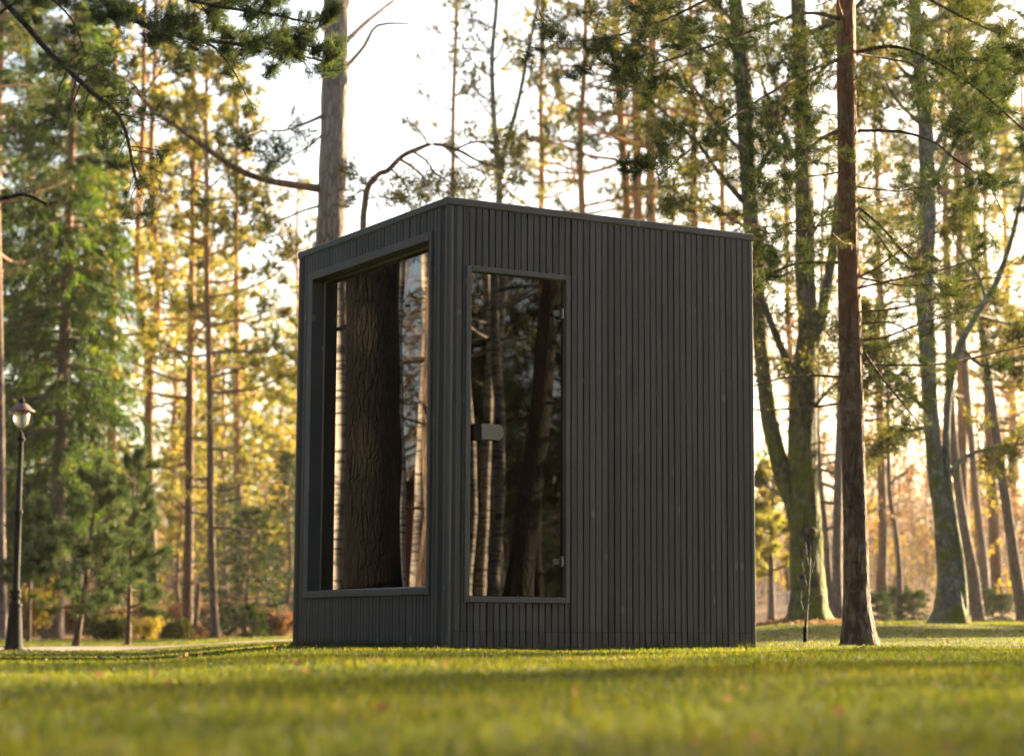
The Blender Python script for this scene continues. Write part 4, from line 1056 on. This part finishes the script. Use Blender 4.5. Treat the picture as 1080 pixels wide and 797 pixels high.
p = at(825, 657, 56.); gt = thing('garden_gate', 'small white garden gate behind the mossy two stemmed tree', 'gate', (p[0], p[1], gz(p[0], p[1])))
M['white_paint'] = plain_mat('white_paint', (.72, .70, .64), .6)
for x in (-.24, .24):
    a = Acc(); a.box((x, 0, .33), (.05, .05, .74)); a.build('post', M['white_paint'], gt)
a = Acc()
for z in (.12, .62): a.box((0, 0, z), (.425, .03, .05))
for k in range(5): a.box((-.17+.085*k, -.027, .36), (.035, .02, .58))
a.build('leaf', M['white_paint'], gt)
# a ring of dirt and litter on the mound
r = np.random.default_rng(130); n = 2600
q = spot(850, 30); ang = r.uniform(0, 6.28, n); rad = np.sqrt(r.uniform(0, 1, n))*.85
x = q[0]+rad*np.cos(ang)*1.15; y = q[1]-.2+rad*np.sin(ang)
L = Leaves(); L.add(np.stack([x, y, ground_z(x, y)+r.uniform(0, .06, n)*(1.0-rad)], 1), unit(r.normal(size=(n, 3))*[1, 1, .5]), r.uniform(.04, .08, n), r.uniform(.02, .04, n))
tag(L.build('leaf_litter', M['leaf_brown'], None, r=r, kite=True), 'brown leaf litter round the foot of the two stemmed mossy tree', 'leaf litter', kind='stuff')

# ================================================================== THE BIG PINE JUST OUTSIDE THE FRAME ON THE LEFT: its boughs hang into the picture, its trunk mirrors in the window
p = np.array([-4.50, 14.93]); h = Hero('pine_tree', 'huge fissured pine mirrored in the window, boughs hanging into the upper left', (100, 660), 15., 140)
h.loc = np.array([p[0], p[1], gz(p[0], p[1])]); h.root.location = h.loc; h.D = 15.
P = np.array([[.0, 0, -.2], [.0, 0, 0], [.01, 0, 1.5], [.03, .01, 3.], [.02, .02, 5], [.06, 0, 8], [.0, .1, 12], [.1, .1, 16], [.1, 0, 19]]); P = h.smooth(P, 6)
R_ = np.interp(P[:, 2], [0, 1, 4, 8, 19], [.245, .225, .205, .17, .05]); R_ = flare(R_, P[:, 2], .3, .3)
h.W.tube(P, R_, 28, rough=.035, seed=3); h.TP, h.R = P, R_
nb = dict(PINE_NEAR, lift=-.15, bend=-.2, wob=.32, n2=6, dens=.25, l2=.65, spread=1.0)
def bough(px, w0, w1, D0, D1, n1, ln, st, t0, name='branch'):
    a = Acc(); start = np.array([[0, 0, 0.]])
    P = h.pts(px, D0, D1); z0 = P[0, 2]-.1
    P = np.vstack([[[0.05, -.03, max(2., z0+.25)]], P]) if name else P
    P = h.smooth(P, 4); R_ = np.linspace(w0, w1, len(P))*15/FPX/2
    a.tube(P, R_, 7, rough=.05, seed=len(px))
    ramify(a, h.L, P, R_[len(R_)//2], h.r, n1, ln, st, 2 if st.get('deep') else 1, t0)
    a.build('branch', M['bark_twig'], h.root, smooth=True)
bough([(-50, -60), (5, 2), (25, 24), (50, 53), (80, 82), (100, 100), (120, 116), (133, 140), (140, 175), (146, 200)], 9, 2.4, 14.9, 14.2, 30, .62, dict(nb, dens=.07, deep=1, n2=5), .42)
nd = dict(PINE_NEAR, lift=.05, n2=6, tp=5, nn=26, nl=.06, nw=.0038, l2=.6)
bough([(-20, -120), (60, -40), (115, 5), (165, 32), (215, 42), (262, 48), (305, 56), (345, 66)], 9, 1.4, 14.9, 13.6, 34, .46, nd, .3)
bough([(-10, -150), (90, -60), (160, -15), (220, 5), (280, 14), (330, 25)], 8, 1.4, 14.9, 13.4, 32, .46, nd, .35)
bough([(190, 40), (222, 48), (240, 66), (252, 85), (262, 105), (275, 115)], 2.4, .6, 14.0, 13.8, 8, .16, dict(nb, dens=.1), .35, name=None)
bough([(-60, 205), (0, 209), (25, 205), (50, 216)], 6, 3, 14.9, 14.6, 5, .3, dict(nb, dens=.1), .45)
bough([(-60, 60), (-10, 20), (40, -5), (75, 20), (90, 60)], 5, 1.2, 14.9, 14.1, 9, .35, dict(nb, dens=.5), .4)
pine_crown(h.W, h.L, h.TP, h.R, h.r, 5.6, 18.7, 34, 3.0, dict(PINE, nn=9), 8, lower_bare=3)
h.done('bark_dark', 'pine_needles_blue')

# ================================================================== TREES OUTSIDE THE FRAME THAT THE GLASS MIRRORS
def put(name, label, x, y, fn, *a_, **k_): return fn(name, label, *a_, loc=(x, y, gz(x, y)), **k_)
gl_ = 'trees mirrored in the cabin glass'
pw = lambda s, az, P=(-.9, 12.55): (P[0]+s*math.sin(math.radians(az)), P[1]+s*math.cos(math.radians(az)))
x, y = (-6.9, 17.4); put('pine_tree', 'dark smooth trunk mirrored at the left edge of the big window', x, y, make_pine, 17, .24, 141, .5, 26, 2.6, bark='bark_dark', group=gl_, wob=.02)
for i, (x, y, H, r0, ln, lab) in enumerate(((-10.9, 19.7, 14, .085, (0, 0), 'thin white birch mirrored left of the huge dark trunk'), (-9.75, 18.02, 13, .07, (-.02, .035), 'sunlit leaning birch mirrored right of the huge dark trunk'), (-14.1, 20.6, 14, .09, (0, 0), 'slender birch mirrored at the right edge of the window'), (-17, 24.5, 16, .1, (.01, 0), 'birch mirrored far behind the leaning one in the window'))):
    put('birch_tree', lab, x, y, make_decid, H, r0, 150+i, 'leaf_olive', 'bark_birch', .42, 16, 1.8, dict(DECID, dens=.3, bend=-.2), ln, group=gl_, wob=.03)
x, y = pw(15, -58.0, (-.55, 12.)); put('pine_tree', 'pine with low dark needles mirrored in the upper right of the window', x, y, make_pine, 14, .12, 155, .26, 34, 2.0, needles='pine_needles', group=gl_)
for i, (s, az) in enumerate(((24, -54.6), (30, -55.6), (27, -56.9), (36, -57.9), (40, -55.0), (33, -59.5), (22, -53.2), (45, -57.0), (20, -60.5))):
    x, y = pw(s, az)
    if i == 0: src_d = put('woodland_tree', 'bare branched autumn tree of the wood mirrored in the window', x, y, make_decid, 11, .10, 160, 'leaf_brown', 'bark_purple', .2, 24, 2.6, dict(DECID, dens=.5, n2=4), group=gl_)
    else: copy_tree(src_d, (x, y, gz(x, y)), i*1.3, .8+.09*(i % 4))
# red house
x, y = pw(30, -56.6); hs = thing('red_house', 'small red wooden house mirrored low in the cabin window', 'house', (x, y, gz(x, y)), rz=math.radians(33))
M['red_wood'] = plain_mat('red_wood', (.30, .065, .04), .7); M['roof_dark'] = plain_mat('roof_tiles', (.06, .05, .05), .8)
a = Acc(); a.box((0, 0, .95), (4.4, 3.4, 2.1)); a.poly(np.array([(-2.2, -1.7, 2.0), (2.2, -1.7, 2.0), (0, -1.7, 3.3)]), [0, 1, 2]); a.poly(np.array([(-2.2, 1.7, 2.0), (2.2, 1.7, 2.0), (0, 1.7, 3.3)]), [2, 1, 0]); a.build('wall', M['red_wood'], hs)
a = Acc()
for s in (-1, 1):
    v = np.array([(0, -2, 3.38), (0, 2, 3.38), (s*2.55, 2, 1.87), (s*2.55, -2, 1.87)]); v2 = v+[0, 0, .12]
    a.add(np.vstack([v, v2]), quads=[[0, 1, 2, 3], [7, 6, 5, 4], [0, 4, 5, 1], [1, 5, 6, 2], [2, 6, 7, 3], [3, 7, 4, 0]])
a.build('roof', M['roof_dark'], hs)
for x_ in (-1.1, 1.1):
    a = Acc(); frame(a, lambda u, v, o: (u, -1.70-o, v), (x_-.35, x_+.35, .8, 1.6), (.07, .07, .07, .07), .03, .0); wn = a.build('window', M['white_paint'], hs)
    a = Acc(); a.box((x_, -1.705, 1.2), (.56, .006, .66)); a.build('pane', M['black_metal'], wn)
# mirrored in the door: the leaning trunk and the shaded wood behind
dw = lambda s, az, P=(.05, 11.8): (P[0]+s*math.sin(math.radians(az)), P[1]+s*math.cos(math.radians(az)))
put('pine_tree', 'leaning dark trunk mirrored in the middle of the glass door', 11.25, 5.26, make_pine, 15, .165, 170, .4, 26, 2.6, bark='bark_dark', lean=(.075, .078), group=gl_, wob=.015)
for i, (s, az, H) in enumerate(((21, 120.9, 14), (24, 121.3, 15), (27, 120.4, 15), (23, 122.0, 13), (32, 120.9, 16))):
    x, y = dw(s, az)
    if i == 0: src_b = put('birch_tree', 'birch trunk mirrored in the left part of the glass door', x, y, make_decid, H, .11, 171, 'leaf_olive', 'bark_birch', .35, 18, 2.0, dict(DECID, dens=.5), group=gl_)
    else: copy_tree(src_b, (x, y, gz(x, y)), i*2.1, .9+.08*(i % 3))
for i, (s, az) in enumerate(((30, 121.6), (36, 117.0), (42, 121.6), (30, 116.0), (48, 119.2), (50, 120.4), (32, 123.4), (30, 124.6), (44, 115.6))):
    x, y = dw(s, az)
    if i == 0: src_p = put('pine_tree', 'dark pine of the shaded wood mirrored in the glass door', x, y, make_pine, 15, .15, 176, .16, 50, 2.6, needles='spruce_dark', bark='bark_dark', group=gl_)
    else: copy_tree(src_p, (x, y, gz(x, y)), i*1.1, .8+.08*(i % 5))


# the shaded wood that closes the clearing behind the camera
gr_ = 'shaded wood closing the clearing'
r = np.random.default_rng(210)
src_s = None
for k in range(58):
    az = math.radians(88+(k+r.uniform(-.4, .4))*(300-88)/58); d = r.uniform(15, 34)
    x, y = .5+d*math.sin(az), 11+d*math.cos(az)
    if abs(math.degrees(az)-119.5) < 10 or 296 < math.degrees(az) < 306: continue
    if y > 6 and x < 0 and x > -.27*y-2: continue
    if src_s is None: src_s = make_spruce('spruce_tree', 'dark spruce of the shaded wood facing the glass door', 17, .2, 3.3, 211, .05, .5, 6, 'spruce_dark', (.26, .06), 8, loc=(x, y, gz(x, y)), group=gr_)
    else: copy_tree(src_s, (x, y, gz(x, y)), r.uniform(0, 6.28), r.uniform(.7, 1.15))


for k, (s, az, sc) in enumerate(((46, 117.2, .5), (52, 118.4, .45), (49, 119.4, .4), (55, 120.2, .5), (47, 121.2, .45), (58, 116.4, .5), (60, 119, .5), (50, 122.4, .5))):
    x, y = dw(s, az); copy_tree(src_s, (x, y, gz(x, y)), r.uniform(0, 6.28), sc, 'low spruce far back in the wood mirrored in the glass door', gr_)

# pines on the sunny side, right of the frame, whose shadows streak the lawn
gs_ = 'pines on the sunny side of the lawn'
r = np.random.default_rng(220); src_q = None
for k, (x, y, sc) in enumerate(((20.5, 27, 1.), (24, 22, .85), (29, 33, 1.05), (33, 29, .95), (38, 41, 1.1), (18, 12.5, .9), (26, 15, 1.), (35, 36, 1.))):
    if src_q is None: src_q = make_pine('pine_tree', 'pine on the sunny side of the lawn beyond the right edge', 18, .17, 221, .34, 34, 2.6, loc=(x, y, gz(x, y)), group=gs_)
    else: copy_tree(src_q, (x, y, gz(x, y)), r.uniform(0, 6.28), sc)

for k, (x, y, sc) in enumerate(((24, 31.6, .60), (21, 22, .55), (33, 38.5, .72), (13, 31.2, 1.1), (17.2, 35.2, 1.2), (27, 36.5, .6))):  # unseen spruces added to shade the lawn and the trunk mirrored in the window
    copy_tree(src_s, (x, y, gz(x, y)), r.uniform(0, 6.28), sc, 'dark spruce added unseen beyond the right edge of the lawn to cast shade', gs_)

# ================================================================== THE WOOD BEHIND
gw = 'trees of the hazy wood behind'
r = np.random.default_rng(200)
kinds = [make_pine('pine_tree', 'tall pine of the sunny wood far behind on the left', 21, .19, 201, .34, 36, 3.0, needles='pine_needles_gold', loc=(0, 0, 0), group=gw),
         make_spruce('spruce_tree', 'hazy spruce of the wood far behind', 17, .16, 2.6, 202, .06, .5, 5, 'spruce_needles', (.2, .05), 8, loc=(0, 0, 0), group=gw),
         make_decid('woodland_tree', 'thin autumn tree with orange and brown leaves in the hazy wood', 9, .09, 203, 'leaf_orange', 'bark_purple', .12, 26, 2.6, dict(DECID, nl=.12, nw=.09, dens=.7, n2=3), group=gw),
         make_decid('woodland_tree', 'thin yellow leaved tree in the hazy wood', 7, .07, 204, 'leaf_yellow', 'bark_purple', .12, 22, 2.2, dict(DECID, nl=.11, nw=.08, dens=.55, n2=3), group=gw),
         make_decid('woodland_tree', 'leafless grey brown tree in the hazy wood', 10, .09, 205, 'leaf_brown', 'bark_purple', .15, 26, 2.8, dict(DECID, nl=.1, nw=.07, dens=.3, n2=4), group=gw)]
kinds.append(make_pine('pine_tree', 'golden sunlit pine with low branches in the wood behind the forked pine', 12, .12, 206, .14, 46, 2.6, needles='pine_needles_gold', st=dict(PINE, nn=12, nl=.17, nw=.036), loc=(0, 0, 0), group=gw))
used = [False]*len(kinds)
def plant(k, px, D, s=1.):
    global used
    p = at(px, 668, D); loc = (p[0], p[1], gz(p[0], p[1])); rz = r.uniform(0, 6.28)
    if not used[k]:
        kinds[k].location = loc; kinds[k].rotation_euler = (0, 0, rz); kinds[k].scale = (s,)*3; used[k] = True
    else: copy_tree(kinds[k], loc, rz, s)
WOOD = []
for px in (-60, 95, 178, 310): WOOD.append((0, px+r.uniform(-8, 8), r.uniform(76, 110), r.uniform(.85, 1.1)))
for px in (20, 110, 140, 190, 215, 232, 248, 300): WOOD.append((1, px+r.uniform(-8, 8), r.uniform(80, 115), r.uniform(.45, .75)))
for px in (120, 190, 285): WOOD.append((2, px, r.uniform(72, 100), r.uniform(.7, 1.)))
for px, s_ in ((100, .7), (130, .5), (182, .62), (212, .8), (238, .95), (268, .7), (288, .85), (318, .9)): WOOD.append((5, px+r.uniform(-5, 5), r.uniform(62, 88), s_))
for px in (120, 180, 210, 240, 296, 310): WOOD.append((3, px, r.uniform(66, 95), r.uniform(.7, 1.1)))
for px in (570, 612, 735, 765): WOOD.append((0, px, r.uniform(50, 58), r.uniform(.8, 1.)))
for px in (868, 905, 925, 952, 978, 1015, 1035, 1065, 1090, 1110, 935, 1000): WOOD.append((2, px+r.uniform(-6, 6), r.uniform(58, 100), r.uniform(.6, 1.0)))
for px in (815, 890, 918, 940, 966, 1020, 1048, 1078, 960, 985): WOOD.append((4, px+r.uniform(-6, 6), r.uniform(56, 110), r.uniform(.6, 1.0)))
for px in (828, 900, 930, 958, 975, 1040): WOOD.append((3, px+r.uniform(-6, 6), r.uniform(52, 80), r.uniform(.3, .6)))
for px in (838, 900, 935, 1018, 1045, 1075, 1100): WOOD.append((0, px+r.uniform(-6, 6), r.uniform(56, 74), r.uniform(.75, .95)))
for w_ in WOOD: plant(*w_)

# far undergrowth that reads as one mass: grey stems and twigs with some leaves on them
r = np.random.default_rng(300); W = Leaves()
def brush(n, y0, y1, hs):
    y = r.uniform(y0, y1, n); x = r.uniform(-.38, .38, n)*y
    hmax = hs*(1+.35*np.sin(x*.35+y*.2)+.3*np.sin(x*.13-y*.31))
    return x, y, np.maximum(.15, hmax)
x, y, hm = brush(52000, 74, 150, 3.6); n = len(x)
z = ground_z(x, y)+hm*r.uniform(0, .85, n)
W.add(np.stack([x, y, z], 1), unit(np.stack([r.normal(0, .45, n), r.normal(0, .45, n), np.ones(n)], 1)), r.uniform(.4, 1.1, n), r.uniform(.02, .05, n))
x, y, hm = brush(60000, 72, 150, 3.8); n = len(x)
z = ground_z(x, y)+hm*r.uniform(0, 1, n)**1.2
W.add(np.stack([x, y, z], 1), unit(r.normal(size=(n, 3))), r.uniform(.10, .24, n), r.uniform(.06, .12, n))
M['undergrowth'] = leaf_mat('undergrowth', [(0, (.05, .043, .036)), (.45, (.105, .085, .07)), (.8, (.165, .12, .085)), (1, (.26, .16, .07))], .35, 1.3, (1, .92, .8), .25)
tag(W.build('undergrowth', M['undergrowth'], None, r=r, kite=True), 'distant mass of grey brown thicket closing off the wood', 'undergrowth', kind='stuff')

# ================================================================== AIR, LIGHT, CAMERA
SUN_AZ, SUN_EL = math.radians(47), math.radians(16.5)
m, nt, out = mat_new('haze'); pv = nt.nodes.new('ShaderNodeVolumePrincipled')
pv.inputs['Color'].default_value = (1, .93, .80, 1); pv.inputs['Density'].default_value = HAZE; pv.inputs['Anisotropy'].default_value = .45
nt.links.new(pv.outputs[0], out.inputs['Volume'])
a = Acc(); a.box((0, 40, 16), (400, 320, 42)); hz = a.build('haze', m); tag(hz, 'thin warm morning haze between the trees', 'haze', kind='stuff')

w = bpy.data.worlds.new('World'); SC.world = w; w.use_nodes = True; nt = w.node_tree; nt.nodes.clear()
sky = nt.nodes.new('ShaderNodeTexSky'); sky.sky_type = 'NISHITA'; sky.sun_disc = False
sky.sun_elevation = SUN_EL; sky.sun_rotation = SUN_AZ; sky.air_density = 1.0; sky.dust_density = 4.5; sky.ozone_density = .6
bg = nt.nodes.new('ShaderNodeBackground'); bg.inputs[1].default_value = SKY
wo = nt.nodes.new('ShaderNodeOutputWorld'); nt.links.new(sky.outputs[0], bg.inputs[0]); nt.links.new(bg.outputs[0], wo.inputs[0])
sd = bpy.data.lights.new('sun', 'SUN'); sd.energy = SUN; sd.angle = math.radians(.6); sd.color = (1, .76, .45)
so = bpy.data.objects.new('sun', sd); COL.objects.link(so)
dirv = Vector((math.sin(SUN_AZ)*math.cos(SUN_EL), math.cos(SUN_AZ)*math.cos(SUN_EL), math.sin(SUN_EL)))
so.rotation_euler = dirv.to_track_quat('Z', 'Y').to_euler(); so.location = dirv*60

cd = bpy.data.cameras.new('camera'); co = bpy.data.objects.new('camera', cd); COL.objects.link(co)
cd.sensor_width = 36; cd.sensor_fit = 'HORIZONTAL'; cd.lens = FPX/1080*36; cd.clip_end = 2000; cd.clip_start = .05
co.matrix_world = Matrix(((CR[0], CU[0], -_F[0], 0), (CR[1], CU[1], -_F[1], 0), (CR[2], CU[2], -_F[2], HC), (0, 0, 0, 1)))
cd.dof.use_dof = True; cd.dof.focus_distance = 12.2; cd.dof.aperture_fstop = FSTOP; cd.dof.aperture_blades = 0
SC.camera = co
vs = SC.view_settings; vs.view_transform = 'Standard'; vs.look = 'None'; vs.gamma = 1; vs.use_curve_mapping = False; vs.exposure = EXPO
SC.render.engine = 'CYCLES'
cy = SC.cycles; cy.max_bounces = 6; cy.diffuse_bounces = 3; cy.glossy_bounces = 3; cy.transmission_bounces = 4; cy.transparent_max_bounces = 8; cy.volume_bounces = 0
cy.use_denoising = True; cy.sample_clamp_indirect = 6; cy.caustics_reflective = False; cy.caustics_refractive = False
cy.use_adaptive_sampling = True; cy.adaptive_threshold = .02
